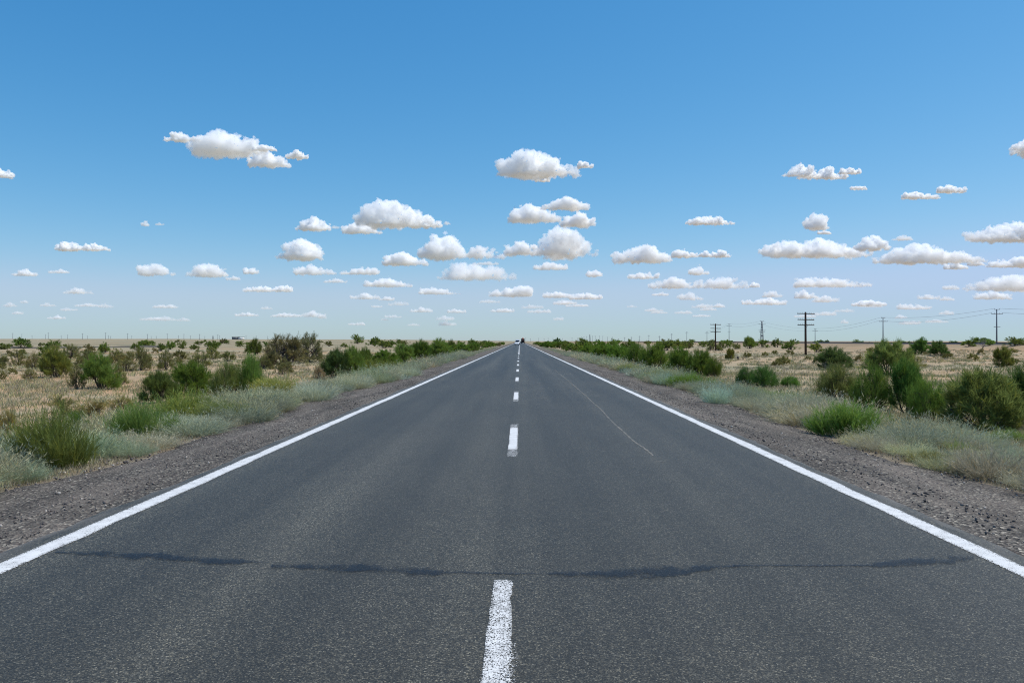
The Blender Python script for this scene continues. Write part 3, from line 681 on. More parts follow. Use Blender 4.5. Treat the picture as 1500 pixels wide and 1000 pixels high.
CATS = {'D': 'bush', 'S': 'bush', 'U': 'bush', 'O': 'shrub', 'T': 'tree', 'L': 'shrub', 'A': 'sagebrush', 'X': 'dead shrub'}
_cnt = {}
def plant(kind, x, y, wid, hgt, label, group=None, col=None, far=False, sink=.03):
    """One plant standing on the land at (x, y), wid x hgt metres."""
    c = np.array(col if col is not None else GREEN[kind]) * rng.uniform(.8, 1.22) * rng.uniform(.93, 1.07, 3)
    key = 'a' if (kind == 'A' and far) else 'f' if (far and kind in 'DSUOT') else kind
    lib = LIB[key]; _cnt[key] = _cnt.get(key, -1) + 1; it = lib[_cnt[key] % len(lib)]
    bw_, bh = {'A': (1.25, .72), 'a': (1.25, .72), 'L': (1.25, .95), 'X': (1.1, 1.0), 'T': (1.4, 1.0)}.get(key, (1.3, .98))
    sxy, szz = wid / bw_, hgt / bh
    loc = (x, y, float(H(x, y)) - sink); rz = rng.uniform(0, 6.283)
    if key in 'ALaX' :
        o = obj(NAMES[kind], it, None, M['dead'] if key == 'X' else M['silver'] if kind == 'A' else M['leaf'])
        o.location = loc; o.rotation_euler = (0, 0, rz); o.color = (*c, 1)
    else:
        o = empty(NAMES[kind], loc, rz)
        fo = obj('foliage', it[1], o, M['leaf']); fo.color = (*c, 1)
        if key != 'f' or hgt > 1.0: obj('stem', it[0], o, M['bark'])
    o.scale = (sxy, sxy, szz)
    return tag(o, label, CATS[kind], group)
TAKEN, SIGHT = [], []
def spot(kind, u, v, wpx, hpx, label, group=None, col=None, z=None):
    if z is None: x, z = at_ground(u, v)
    else: x = CX + (u - U0) / F * z
    TAKEN.append((x, z, wpx * z / F, kind)); SIGHT.append((u, v, wpx, kind, z))
    return plant(kind, x, z, wpx * z / F, hpx * z / F, label, group, col, far=hpx < 17)
DK, YG = (.130, .205, .036), (.225, .25, .056)
for a in [
    # ---- left plain, far to near
    ('D', 31, 510, 30, 15, 'round dark green bush alone beside the far dark earth bank'),
    ('D', 79, 509.5, 22, 12, 'small round dark bush between two bushes far out on the pale plain'),
    ('T', 104, 526, 34, 23, 'grey olive bush with pale twigs behind the big green bush of the plain'),
    ('D', 66, 522, 22, 16, 'dark olive bush touching the grey olive bush on the plain'),
    ('D', 153, 517, 17, 15, 'small compact dark green bush standing over olive shrubs'),
    ('O', 28, 536, 28, 24, 'rounded olive shrub, second from the left edge of the plain'),
    ('O', 5, 537, 22, 17, 'brownish shrub cut by the left edge of the photo'),
    ('O', 50, 541, 24, 25, 'dark olive upright shrub between the rounded shrub and the large green bush'),
    ('D', 80, 552, 44, 42, 'large bright green bush with olive foot on the left plain', YG),
    ('O', 130, 527, 26, 17, 'low olive shrub on sand left of the compact dark bush'),
    ('O', 172, 530, 26, 20, 'brown olive shrub beside the compact dark green bush'),
    ('O', 192, 530, 20, 18, 'smaller brown shrub at the end of the olive row on the plain'),
    ('O', 43, 556, 24, 17, 'pale olive low round shrub in front of the large green bush'),
    ('O', 18, 548, 14, 9, 'tiny green olive tuft of shrub on bare sand'),
    ('O', 112, 569, 26, 36, 'ragged olive shrub with a black shaded base beside the biggest plain bush'),
    ('D', 148, 570, 56, 50, 'biggest rounded green bush of the left plain, with a dark foot'),
    ('O', 176, 562, 22, 30, 'olive brown shrub leaning on the biggest plain bush'),
    ('O', 208, 542, 34, 36, 'tall olive shrub on sand behind the roadside bushes'),
    ('O', 243, 542, 26, 32, 'upright brown olive shrub standing alone on orange sand'),
    ('D', 213, 508, 24, 10, 'wide low dark bush near the horizon above the tall olive shrub'),
    ('D', 199, 513, 15, 11, 'small dark bush at the foot of the wide low bush near the horizon'),
    ('D', 236, 513, 12, 12, 'small upright dark bush on the pale plain, left of a pair'),
    ('D', 249, 512, 18, 12, 'small dark bush on the pale plain, right of a pair'),
    ('D', 267, 511, 15, 11, 'small dark green bush between two pairs far out on the plain'),
    ('O', 264, 528, 24, 15, 'low pale brown shrub behind the dark roadside bush'),
    ('O', 293, 537, 36, 24, 'spreading brown shrub with bare twigs behind the dark roadside bush'),
    ('D', 285, 512, 16, 8, 'low dark tuft of bush on the plain below the far building'),
    ('D', 293, 505, 18, 6, 'flat dark bush just under the horizon by the far building'),
    ('D', 310, 515, 22, 15, 'dark green bush with two heads on the plain below the far building'),
    ('O', 311, 526, 22, 16, 'olive shrub right under the two headed dark bush'),
    ('O', 334, 529, 24, 14, 'low brown olive shrub left of the large old tree'),
    ('T', 328, 503, 13, 8, 'small grey dark tree on the horizon just left of the far building'),
    ('D', 351, 508, 15, 9, 'small dark bush on the plain just below the far building'),
    ('D', 363, 519, 12, 16, 'narrow dark bush close to the left of the large old tree'),
    ('D', 374, 520, 20, 24, 'dark bush under the outer limbs of the large old tree'),
    ('T', 418, 539, 70, 56, 'large old tree with a black trunk on the left plain, breaking the horizon'),
    ('T', 452, 531, 56, 44, 'wide brown olive tree at the large old tree, leaning towards the road'),
    ('T', 398, 532, 34, 32, 'smaller olive tree at the outer side of the large old tree'),
    ('D', 524, 503.5, 20, 12, 'round dark bush on the sand near the horizon, left of a pair'),
    ('D', 549, 507, 20, 13, 'round dark bush on the sand near the horizon, right of a pair'),
    ('D', 573, 499.8, 6, 5, 'tiny dark bush on the horizon between the pair and the road', None, 420),
    ('D', 584, 504.5, 8, 8, 'tiny dark bush below the horizon right of the dark pair'),
    ('O', 563, 508, 14, 8, 'low grey olive shrub at the foot of the dark pair'),
    # ---- left roadside
    ('D', 280, 579, 66, 52, 'dense dark green roadside bush over a yellow green shrub, left of the gap', DK),
    ('S', 233, 590, 50, 48, 'grey green roadside bush with thin top beside the dense dark bush'),
    ('U', 332, 581, 46, 50, 'brownish grey green roadside bush just beyond the sandy gap'),
    ('U', 366, 578, 44, 60, 'tall fresh green roadside bush with pointed shoots before the old tree', (.095, .14, .032)),
    ('L', 276, 620, 90, 68, 'bright yellow green feathery shrub at the foot of the dense dark bush'),
    ('L', 208, 646, 76, 78, 'yellow green feathery shrub standing among silver sagebrush', (.14, .2, .06)),
    ('L', 82, 686, 112, 106, 'largest bright green feathery shrub close to the road on the left', (.135, .172, .045)),
    ('U', 112, 640, 42, 40, 'darker green bush behind the largest feathery shrub', (.08, .15, .03)),
    ('O', 96, 612, 62, 34, 'olive brown twiggy shrub behind the largest feathery shrub'),
    ('O', 140, 608, 50, 22, 'low olive shrub spreading on sand past the twiggy one', (.16, .15, .05)),
    ('O', 12, 634, 34, 36, 'yellow olive shrub at the left edge above the verge', (.19, .17, .055)),
    ('O', 178, 600, 44, 22, 'low yellowish shrub between sand and the verge', (.18, .16, .055)),
    ('L', 412, 581, 72, 40, 'low wide yellow green shrub right below the large old tree', (.17, .2, .06)),
    ('D', 490, 554, 46, 44, 'olive green roadside bush with brown twigs, first after the old tree', (.06, .095, .03)),
    ('D', 515, 553, 40, 44, 'darker half of the roadside bush group after the old tree'),
    ('O', 468, 557, 22, 22, 'dry brown twigs at the foot of the roadside bush after the old tree', (.16, .13, .08)),
    ('D', 536, 537, 24, 27, 'narrow dark bush between the roadside bush and the long green thicket'),
    ('D', 563, 536, 42, 24, 'low dark green bush starting the long roadside thicket', DK),
    ('D', 590, 532, 36, 30, 'dark bush in the middle of the left roadside thicket'),
    ('D', 616, 530, 36, 32, 'tall dark bush of the left roadside thicket', DK),
    ('D', 644, 527, 34, 30, 'dark bush closing the left roadside thicket'),
    ('D', 660, 521, 18, 22, 'slender dark bush at the far end of the left thicket'),
    ('L', 552, 549, 58, 32, 'yellow green shrub before the left roadside thicket'),
    ('L', 598, 541, 40, 14, 'low yellow green strip of shrub beside silver sagebrush'),
    ('D', 675, 513, 18, 12, 'round dark bush farther along the left roadside'),
    ('D', 692, 512, 20, 15, 'larger round dark bush farther along the left roadside'),
    ('T', 731, 501.5, 8, 6.5, 'small grey tree on the horizon just left of the white car', None, 300),
    ('D', 706, 509, 14, 9, 'dark low bush on the left roadside before the vanishing point'),
    ('D', 716, 507, 12, 8, 'last distinct dark bush on the left roadside'),
    # ---- right roadside thicket
    ('D', 862, 524, 30, 18, 'first low dark green bush of the long right thicket', DK),
    ('D', 882, 528, 38, 24, 'second bush of the long right thicket, rounded', DK),
    ('D', 905, 533, 42, 29, 'wide bright green bush in the long right thicket', DK),
    ('U', 931, 539, 44, 36, 'upright green bush with brown top in the long right thicket', DK),
    ('D', 957, 544, 44, 40, 'deep green bush where the right thicket is tallest', DK),
    ('O', 986, 541, 30, 32, 'brownish bush filling the gap of the right thicket'),
    ('D', 1000, 549, 48, 38, 'large dark bush near the end of the right thicket', DK),
    ('D', 1026, 550, 44, 38, 'tallest bright green bush ending the right thicket', DK),
    ('U', 1046, 553, 28, 30, 'pointed green bush at the near end of the right thicket', DK),
    ('L', 1016, 569, 66, 28, 'low bright green shrub in front of the near end of the right thicket', (.11, .18, .04)),
    ('D', 832, 513, 20, 12, 'dark bush before the long right thicket'),
    ('D', 846, 517, 22, 14, 'dark bush just before the start of the right thicket'),
    ('T', 816, 504.5, 14, 10, 'round dark tree standing above the far right roadside', (.05, .09, .03)),
    ('U', 1092, 565, 30, 28, 'green bush below the smaller telegraph pole, left of a pair', (.06, .11, .03)),
    ('U', 1120, 567, 42, 32, 'green bush below the small telegraph pole, right of a pair', (.06, .11, .03)),
    ('U', 1157, 567, 30, 17, 'low dark green bush on sand right of the pair', (.06, .12, .025)),
    ('D', 1069, 527, 14, 18, 'small bright green bush right of the smaller telegraph pole', YG),
    ('D', 1098, 510.5, 20, 18, 'round dark bush below the lattice mast'),
    ('D', 1117, 509.5, 20, 12, 'wide dark bush right of the one below the lattice mast'),
    ('D', 1138, 508.5, 16, 13, 'pointed dark bush on the rail bank left of the tall telegraph pole'),
    ('D', 1157, 512, 27, 13, 'spreading dark bush at the rail bank left of the tall telegraph pole'),
    ('O', 1056, 512, 14, 11, 'olive shrub beside the smaller telegraph pole'),
    ('O', 1078, 511, 14, 9, 'grey olive shrub under the two armed power pole'),
    ('O', 1157, 521, 14, 9, 'pale olive shrub on the slope left of the tall telegraph pole'),
    ('D', 1195, 516, 24, 14, 'dark olive bush right of the tall telegraph pole'),
    ('D', 1222, 541, 50, 32, 'rounded bush with dead wood at its foot, right of the tall telegraph pole', (.065, .1, .03)),
    # ---- right side
    ('S', 1302, 550, 66, 52, 'large open bush with visible dark trunks before the rail bank'),
    ('D', 1347, 520, 30, 24, 'dark bush on the slope below the rail bank, left of two', (.06, .105, .025)),
    ('D', 1374, 521, 28, 22, 'dark bush on the slope below the rail bank, right of two', (.06, .105, .025)),
    ('D', 1470, 538, 28, 32, 'compact bright green bush alone on sand below the three armed power pole', YG),
    ('O', 1338, 539, 34, 20, 'olive shrub between the open bush and the bright roadside bushes'),
    ('U', 1229, 586, 66, 54, 'soft brownish green bush behind the yellow green shrub on the right'),
    ('U', 1277, 604, 60, 68, 'bright green soft bush in the middle of the right verge', (.09, .145, .032)),
    ('D', 1330, 606, 58, 80, 'tall dense green bush left of the grey dead twigs', (.05, .10, .02)),
    ('U', 1362, 618, 54, 66, 'vivid green lower bush right of the grey dead twigs', (.085, .145, .026)),
    ('S', 1444, 628, 116, 90, 'biggest roadside bush on the right, round crown over many bare dark stems'),
    ('S', 1512, 624, 84, 92, 'bush cut by the right edge beside the biggest roadside bush', (.06, .1, .028)),
    ('L', 1240, 638, 84, 70, 'yellow green feathery shrub among silver sagebrush on the right verge', (.12, .18, .04)),
    ('L', 1286, 628, 44, 34, 'smaller green feathery shrub under the bright soft bush', (.09, .18, .035)),
    ('L', 1400, 668, 56, 30, 'low grey green feathery shrub closest to the road on the right', (.17, .22, .08)),
    ('L', 1480, 648, 66, 26, 'yellow green shrub at the foot of the biggest roadside bush', (.14, .19, .05)),
    ('L', 1140, 588, 60, 22, 'yellowish low shrub above the sagebrush below the small bushes', (.17, .21, .07)),
    ('X', 1341, 616, 30, 28, 'grey leafless twigs in front of the vivid green bush'),
    ('X', 1212, 542, 22, 16, 'pile of grey dead wood at the foot of the rounded bush'),
    ('X', 1440, 503, 13, 14, 'bare dead tree on the skyline left of the three armed power pole', None, 190),
    ('D', 1257, 503, 16, 8, 'dark bush on the skyline behind the rail bank, first of the row', None, 330),
    ('D', 1275, 503, 15, 5, 'low dark bush on the skyline left of the two armed skyline pole', None, 330),
    ('D', 1397, 503, 15, 6, 'low dark bush on the skyline above the slope with two bushes', None, 230),
    ('D', 1420, 503.5, 24, 10, 'dark bush on the skyline left of the bare dead tree', None, 205),
    ('D', 1449, 503.5, 17, 8, 'dark bush on the skyline between dead tree and power pole', None, 200),
    ('D', 1488, 503.5, 28, 11, 'large dark bush on the skyline right of the three armed power pole', None, 190),
    ('D', 1322, 502.5, 16, 6, 'dark bush on the skyline right of the two armed skyline pole', None, 270),
]:
    k, u, v, wp, hp, lab = a[:6]
    col = a[6] if len(a) > 6 else None
    if col is not None and col not in (DK, YG): col = tuple(1.65 * q for q in col)
    spot(k, u, v, wp, hp, lab, None, col, a[7] if len(a) > 7 else None)

# silver sagebrush along both verges: the near ones each a plant of its own
def verge(side, y): return side * (6.35 + .22 * math.sin(y * .31) + .16 * math.sin(y * .83 + 1))
for side, word in ((-1, 'left'), (1, 'right')):
    y = 7.5; i = 0
    while y < 105:
        far = y > 38
        rows = 4 if y < 20 else 3 if y < 32 else 2
        for r in range(rows):
            x = verge(side, y) + side * (r * .72 + rng.uniform(-.12, .35) - .06)
            hh = rng.uniform(.34, .66) * (1.1 if r else .85) * (1 + min(y, 60) * .004); ww = hh * rng.uniform(1.6, 2.5)
            if rng.random() < .10 or any((x - q[0]) ** 2 + (y - q[1]) ** 2 < (q[2] * (.8 if q[3] == 'L' else .5)) ** 2 for q in TAKEN): continue
            us = U0 + (x - CX) / y * F; vt = V0 + (CZ - float(H(x, y)) - hh * .9) / y * F
            for q in SIGHT:      # low growth only in front of the shrubs
                if q[3] in 'LUDSX' and y < q[4] and q[1] > 560 and abs(us - q[0]) < q[2] * (.5 if q[3] == 'L' else .36) + .22 * ww * F / y and vt < q[1] - 12:
                    hh = min(hh, (CZ - float(H(x, y)) - (q[1] - 12 - V0) * y / F) / .9)
            if hh < .15: continue
            ww = min(ww, hh * 2.6)
            kind = 'A' if rng.random() < (.94 if r < 2 else .8) else 'L'
            lab = ('silver grey sagebrush mound on the %s verge beside the gravel' if kind == 'A' else 'yellow green feathery tuft among the sagebrush of the %s verge') % word
            grp = ('sagebrush along the %s verge' if kind == 'A' else 'feathery tufts along the %s verge') % word
            tone = rng.random()
            col = (np.array((.48, .46, .295)) * (1 - tone) + np.array((.32, .37, .255)) * tone) if kind == 'A' else (.26, .29, .105)
            plant(kind, x, y + rng.uniform(-.25, .25), ww, hh, lab, grp, tuple(col), far=far)
        y += rng.uniform(.55, .85) * (1.05 if y < 25 else 1.4 if y < 50 else 2.4)
for a in [(462, 588, 54, 34), (522, 570, 46, 25), (584, 557, 28, 14), (602, 552, 28, 17)]:
    spot('A', *a, 'round well formed silver sagebrush standing out on the left verge', 'round sagebrush of the left verge', (.52, .55, .41))
for a in [(1050, 592, 40, 34), (973, 564, 34, 22), (917, 547, 18, 12), (930, 552, 24, 13)]:
    spot('A', *a, 'round bluish silver sagebrush standing out on the right verge', 'round sagebrush of the right verge', (.46, .52, .41))
spot('A', 52, 690, 60, 48, 'blue grey sagebrush leaning on the largest feathery shrub', None, (.30, .38, .33))

# small bushes far off
def far_row(n, umin, umax, zmin, zmax, label, group, hmin, hmax, xmax=None):
    for _ in range(n):
        u = rng.uniform(umin, umax); z = zmin * (zmax / zmin) ** rng.random(); x = CX + (u - U0) / F * z
        if xmax and abs(x) < xmax: continue
        h = rng.uniform(hmin, hmax); plant('D' if rng.random() < .75 else 'O', x, z, h * rng.uniform(1.2, 2.2), h, label, group, None, True)
far_row(42, 180, 720, 260, 900, 'small dark bush far out on the plain left of the road', 'small bushes of the far left plain', 1.2, 2.6, 16)
far_row(14, 0, 330, 170, 420, 'small dark bush scattered on the pale plain far to the left', 'small bushes of the far left plain', 1.0, 1.8)
far_row(60, 785, 1070, 170, 700, 'small dark bush far off between road and railway', 'small bushes between road and railway', 1.5, 2.8, 14)
for n_, u0_, u1_, z0_, z1_, word in ((46, 0, 430, 45, 170, 'left'), (22, 1090, 1500, 70, 160, 'right')):
    for _ in range(n_):
        z = z0_ * (z1_ / z0_) ** rng.random(); x = CX + (rng.uniform(u0_, u1_) - U0) / F * z; h = rng.uniform(.45, 1.15)
        plant('O', x, z, h * rng.uniform(1.2, 2.0), h, 'low brownish olive shrub scattered on the sandy plain on the ' + word, 'low shrubs scattered on the %s plain' % word, tuple(np.array(GREEN['O']) * rng.uniform(.8, 1.1)), h * F / z < 17)
for _ in range(34):
    z = rng.uniform(190, 620); x = rng.uniform(127, 150); h = rng.uniform(1.2, 2.2)
    plant('D', x, z, h * rng.uniform(1.3, 3), h, 'dark bush on the far side of the railway bank', 'bushes behind the railway bank', DK, True)
for side, word in ((-1, 'left'), (1, 'right')):
    z = 110
    while z < 620:
        x = side * (9.5 + rng.uniform(0, 5)); h = rng.uniform(.9, 2.0)
        if rng.random() < .75: plant('D', x, z, h * rng.uniform(1.5, 2.8), h, 'far roadside bush in the dark green line on the %s' % word, 'far roadside bushes on the %s' % word, DK, True)
        z *= rng.uniform(1.02, 1.09)

# dry grass and undergrowth: nobody could count it
def tufts(name, label, P, h, nb, w, mat, col, kind='grass', spread=.12):
    rs = np.random.default_rng(len(P)); lv = Leaves(); n = len(P)
    B = np.repeat(P, nb, 0) + np.concatenate([rs.normal(0, spread, (n * nb, 2)), np.zeros((n * nb, 1)) - .01], 1); k = n * nb
    D = unit(np.concatenate([rs.normal(0, .42, (k, 2)), np.ones((k, 1))], 1)); L = np.repeat(h, nb) * rs.uniform(.5, 1.15, k)
    lv.blades(B, D, L, np.repeat(w, nb), rs, np.clip(.55 * np.repeat(rs.random(n), nb) + .45 * rs.random(k), 0, 1), np.repeat(rs.random(n) ** 2, nb))
    o = obj(name, lv.mesh(name), None, mat); o.color = (*col, 1)
    return tag(o, label, kind, None, 'stuff')
def scatter(n, z0, z1, side, x0, umax):
    z = z0 * (z1 / z0) ** rng.random(n); lim = umax / F * z
    x = x0 + rng.random(n) * np.maximum(lim - x0, 1); x = x * side
    return x, z
for side, um in ((-1, 1050), (1, 1050)):
    word = 'left' if side < 0 else 'right'
    x, z = scatter(14500, 9, 170, side, 8.0, um)
    keep = (np.sin(x * .7 + z * .31) + np.sin(x * .23 - z * .17 + 1) + rng.normal(0, .5, len(x))) > -.1
    x, z = x[keep], z[keep]; P = np.stack([x, z, H(x, z)], 1)
    tufts('dry_grass', 'sparse dry grass tufts over the sandy plain on the ' + word, P, np.clip(.10 + .07 * rng.random(len(x)) + z * .0016, 0, .34), 12, np.clip(.006 + z * .00045, 0, .06), M['silver'], (.42, .37, .26))
    x, z = scatter(5000, 9, 150, side, 8.0, um); P = np.stack([x, z, H(x, z)], 1)
    tufts('steppe_herbs', 'low grey green herbs scattered between the dry grass on the ' + word, P, np.clip(.16 + .10 * rng.random(len(x)) + z * .001, 0, .4), 14, np.clip(.007 + z * .0005, 0, .05), M['silver'], (.33, .33, .19), spread=.18)
    yv = 5 + 230 * rng.random(9000) ** 1.9; xv = np.array([verge(side, q) for q in yv]) + side * np.abs(rng.normal(0, 1.5, len(yv))) - side * .12
    P = np.stack([xv, yv, H(xv, yv)], 1)
    tufts('verge_grass', 'fine pale grass growing through the sagebrush of the %s verge' % word, P, (.07 + .16 * rng.random(len(yv))) * sstep(0, .8, np.abs(xv) - 6.0) + .04, 14, np.clip(.005 + yv * .0004, 0, .05), M['silver'], (.40, .40, .28), spread=.14)
    ys_ = 5 + 60 * rng.random(1500) ** 1.5; xs_ = np.array([verge(side, q) for q in ys_]) - side * .02 + rng.normal(0, .1, len(ys_))
    P = np.stack([xs_, ys_, H(xs_, ys_) + .01], 1)
    tufts('dry_stubble', 'straw coloured stubble where the gravel meets the %s verge' % word, P, .05 + .09 * rng.random(len(ys_)), 10, np.full(len(ys_), .006), M['silver'], (.38, .33, .24), spread=.09)

# ------------------------------------------------------------------ poles and wires
def telegraph_pole(u, vtop, vbase, label):
    x, z = at_ground(u, vbase); g = float(H(x, z)); hgt = CZ + (V0 - vtop) / F * z - g; s = hgt / 7.4
    r = tag(empty('telegraph_pole', (x, z, g), rng.uniform(-.06, .06)), label, 'telegraph pole', 'old telegraph poles on the right plain')
    mb = MB(); mb.tube([[.03, 0, -.4], [.0, 0, hgt * .5], [-.01, 0, hgt - .06], [-.01, 0, hgt + .02]], [.20 * s, .175 * s, .155 * s, .09 * s], 10); mb.build('post', M['wood'], r, True)
    for k, dz in enumerate((.28, 1.30, 2.22)):
        zz = hgt - dz * s; L = (3.05, 2.9, 2.9)[k] * s * .98; tilt = (-.018, -.02, .0)[k]
        mb = MB(); hl = L / 2
        mb.tube([[-hl, -.17 * s, zz + hl * -tilt], [hl, -.17 * s, zz + hl * tilt]], .065 * s, 4)
        arm = mb.build('crossarm', M['wood'], r)
        for q in range(8):
            xx = (q - 3.5) / 3.5 * (hl - .12 * s)
            if abs(xx) < .15 * s: continue
            m2 = MB(); z0 = zz + xx * tilt
            m2.tube([[xx, -.17 * s, z0 + .05], [xx, -.17 * s, z0 + .13], [xx, -.17 * s, z0 + .14], [xx, -.17 * s, z0 + .2], [xx, -.17 * s, z0 + .23]], [.012, .012, .035, .03, .015], 6)
            m2.build('insulator', M['glass'], arm)
    mb = MB(); mb.tube([[.35 * s, -.2 * s, hgt - 2.22 * s], [0, -.19 * s, hgt - 2.75 * s]], .02, 5); mb.tube([[-.35 * s, -.2 * s, hgt - 2.22 * s], [0, -.19 * s, hgt - 2.75 * s]], .02, 5); mb.build('brace', M['steel'], r)
    return r
telegraph_pole(1180, 457, 521, 'tall brown wooden telegraph pole with three long crossarms, standing nearest')
telegraph_pole(1048, 474, 513.5, 'smaller farther wooden telegraph pole with three level crossarms')
x, z = at_ground(1040.3, 514); mb = MB(); mb.tube([[0, 0, -.2], [.02, 0, 1.1], [.02, .0, 1.17]], [.11, .10, .05], 8)
o = tag(mb.build('post_stump', M['wood']), 'short dark stump of a pole left of the smaller telegraph pole', 'post'); o.location = (x, z, float(H(x, z)))
x, z = at_ground(1081, 527); mb = MB(); mb.tube([[0, 0, -.2], [0, 0, .42], [0, 0, .47]], [.12, .12, .07], 8)
o = tag(mb.build('marker_post', plain('black_painted_post', (.02, .02, .022))), 'stubby black marker post in the grass before the bright green bush', 'post'); o.location = (x, z, float(H(x, z)))

def power_pole(u, vtop, z, label, arms=2, group='power poles beyond the railway', name='power_pole'):
    """Concrete pole: short top arm with upturned ends, wide lower arm, optional third arm. Returns wire points."""
    x = CX + (u - U0) / F * z; g = float(H(x, z)); hgt = CZ + (V0 - vtop) / F * z - g
    r = tag(empty(name, (x, z, g)), label, 'power pole', group)
    mb = MB(); mb.box((0, 0, hgt / 2 - .2), (.36, .34, hgt + .3), .03, 0, .62); mb.build('post', M['conc'], r)
    spec = [(hgt - .05, .75, .28), (hgt - 1.35, 1.6, .32)] + ([(hgt - 5.0, .95, 0)] if arms > 2 else [])
    pts = []
    for zz, hl, up in spec:
        mb = MB(); mb.box((0, -.18, zz), (2 * hl, .12, .14), .02); arm = mb.build('crossarm', M['steel'], r)
        if up:
            for q in ((-1, 1) if hl < 1 else (-1, -.45, .45, 1)):
                m2 = MB(); xx = q * (hl - .06)
                m2.tube([[xx, -.18, zz + .06], [xx, -.18, zz + up * .5], [xx, -.18, zz + up * .55], [xx, -.18, zz + up]], [.03, .03, .075, .05], 6); m2.build('insulator', M['glass'], arm)
    return [Vector((x + .7, z - .18, g + hgt + .25)), Vector((x + 1.5, z - .18, g + hgt - 1.0)), Vector((x - .7, z - .18, g + hgt + .25)), Vector((x - 1.5, z - .18, g + hgt - 1.0))]
PA = power_pole(1460, 453, 229, 'largest slim power pole with three crossarms, at the far end of the wires', 3)
PB = power_pole(1293.5, 465.5, 300, 'slim power pole with two crossarms alone between bushes on the skyline')
PC = power_pole(1194, 481.5, 470, 'low distant power pole just right of the tall telegraph pole')
PE = power_pole(1068, 474.5, 521, 'power pole with two wide crossarms right of the smaller telegraph pole', 3)
PF = power_pole(1035.6, 485.7, 640, 'distant power pole left of the smaller telegraph pole')
PG = power_pole(1006, 486, 760, 'distant power pole, first one left of the old stump')
# tapering lattice mast
def lattice(u, vtop, z, label):
    x = CX + (u - U0) / F * z; g = float(H(x, z)); hgt = CZ + (V0 - vtop) / F * z - g
    r = tag(empty('lattice_mast', (x, z, g)), label, 'lattice mast')
    mb = MB(); a, b = .95, .16
    wz = lambda q: a + (b - a) * q
    for sx in (-1, 1):
        for sy in (-1, 1): mb.tube([[sx * a, sy * a, -.2], [sx * b, sy * b, hgt]], .085, 4)
    for k in range(9):
        q0, q1 = k / 9, (k + 1) / 9
        for sy in (-1, 1):
            mb.tube([[-wz(q0), sy * wz(q0), q0 * hgt], [wz(q1), sy * wz(q1), q1 * hgt]], .05, 4); mb.tube([[wz(q0), sy * wz(q0), q0 * hgt], [-wz(q1), sy * wz(q1), q1 * hgt]], .05, 4)
            mb.tube([[sy * wz(q0), -wz(q0), q0 * hgt], [sy * wz(q1), wz(q1), q1 * hgt]], .05, 4)
    mb.build('lattice_frame', M['steel'], r)
    for f, hl in ((.985, 1.05), (.86, 1.9), (.60, 1.85), (.54, 1.7)):
        mb = MB(); mb.box((0, -.35, f * hgt), (2 * hl, .14, .16), .02); arm = mb.build('crossarm', M['steel'], r)
        for q in (-1, 1):
            m2 = MB(); xx = q * (hl - .1); m2.tube([[xx, -.35, f * hgt + .07], [xx, -.35, f * hgt + .28], [xx, -.35, f * hgt + .42]], [.035, .09, .05], 6); m2.build('insulator', M['glass'], arm)
    mb = MB(); mb.box((0, -.5, .36 * hgt), (1.3, .5, .55), .04); mb.build('switch_box', M['steel'], r)
    return [Vector((x + .7, z, g + hgt)), Vector((x + 1.6, z, g + hgt * .88)), Vector((x - .7, z, g + hgt)), Vector((x - 1.6, z, g + hgt * .88))]
PD = lattice(1116, 470, 450, 'tapering lattice mast with four crossarms, between two telegraph poles')
def wire(a, b, sag, label, rad=.028):
    t = np.linspace(0, 1, 25)[:, None]; P = np.array(a) * (1 - t) + np.array(b) * t; P[:, 2] -= (4 * t * (1 - t) * sag)[:, 0]
    mb = MB(); mb.tube(P - P[0], rad, 4); o = mb.build('power_line_wire', M['wire']); o.location = P[0]
    return tag(o, label, 'wire', 'wires of the power line')
for p, q, s, where in ((PA, PB, 1.1, 'between the largest and the skyline power pole'), (PB, PC, 1.3, 'between the skyline and the low distant power pole'), (PC, PD, 1.2, 'between the low distant pole and the lattice mast'), (PD, PE, 1.0, 'between the lattice mast and the pole beside the telegraph pole'), (PE, PF, 1.0, 'running from the pole beside the telegraph pole to farther ones')):
    wire(p[2], q[2], s, 'upper thin grey wire ' + where); wire(p[3], q[3], s * 1.25, 'lower thin grey wire ' + where)
for k, nm in ((0, 'upper'), (1, 'lower')):
    wire(PA[k], PA[k] + Vector((8, -85, -.6)), 1.5, nm + ' thin grey wire leaving the photo at the largest power pole')
def far_pole(u, vtop, z, label, group, arms=1):
    x = CX + (u - U0) / F * z; g = float(H(x, z)); hgt = CZ + (V0 - vtop) / F * z - g
    mb = MB(); mb.box((0, 0, hgt / 2), (.42, .42, hgt), .02, 0, .7)
    mb.box((0, 0, hgt - .9), (3.0, .22, .24)); 
    if arms > 1: mb.box((0, 0, hgt - .1), (1.5, .2, .22))
    o = mb.build('distant_pole', M['conc']); o.location = (x, z, g)
    return tag(o, label, 'power pole', group)
for u, vt in ((855.4, 493), (859.4, 492.5), (867.9, 492), (872, 492), (878, 491.8), (883, 492), (890, 493.5), (897, 493.5), (906, 496), (915, 494), (925, 493.5), (937, 492), (950.5, 491), (966, 492), (984, 488.7)):
    far_pole(u, vt, min(170 * F / (u - U0), 1700), 'tiny distant power pole on the skyline right of the road', 'tiny poles on the right skyline', 2)
for u in (770, 777, 789, 797, 803, 810, 824, 838, 846):
    far_pole(u, rng.uniform(494.5, 496), 1900, 'tiny distant power pole on the skyline right of the road', 'tiny poles on the right skyline', 2)
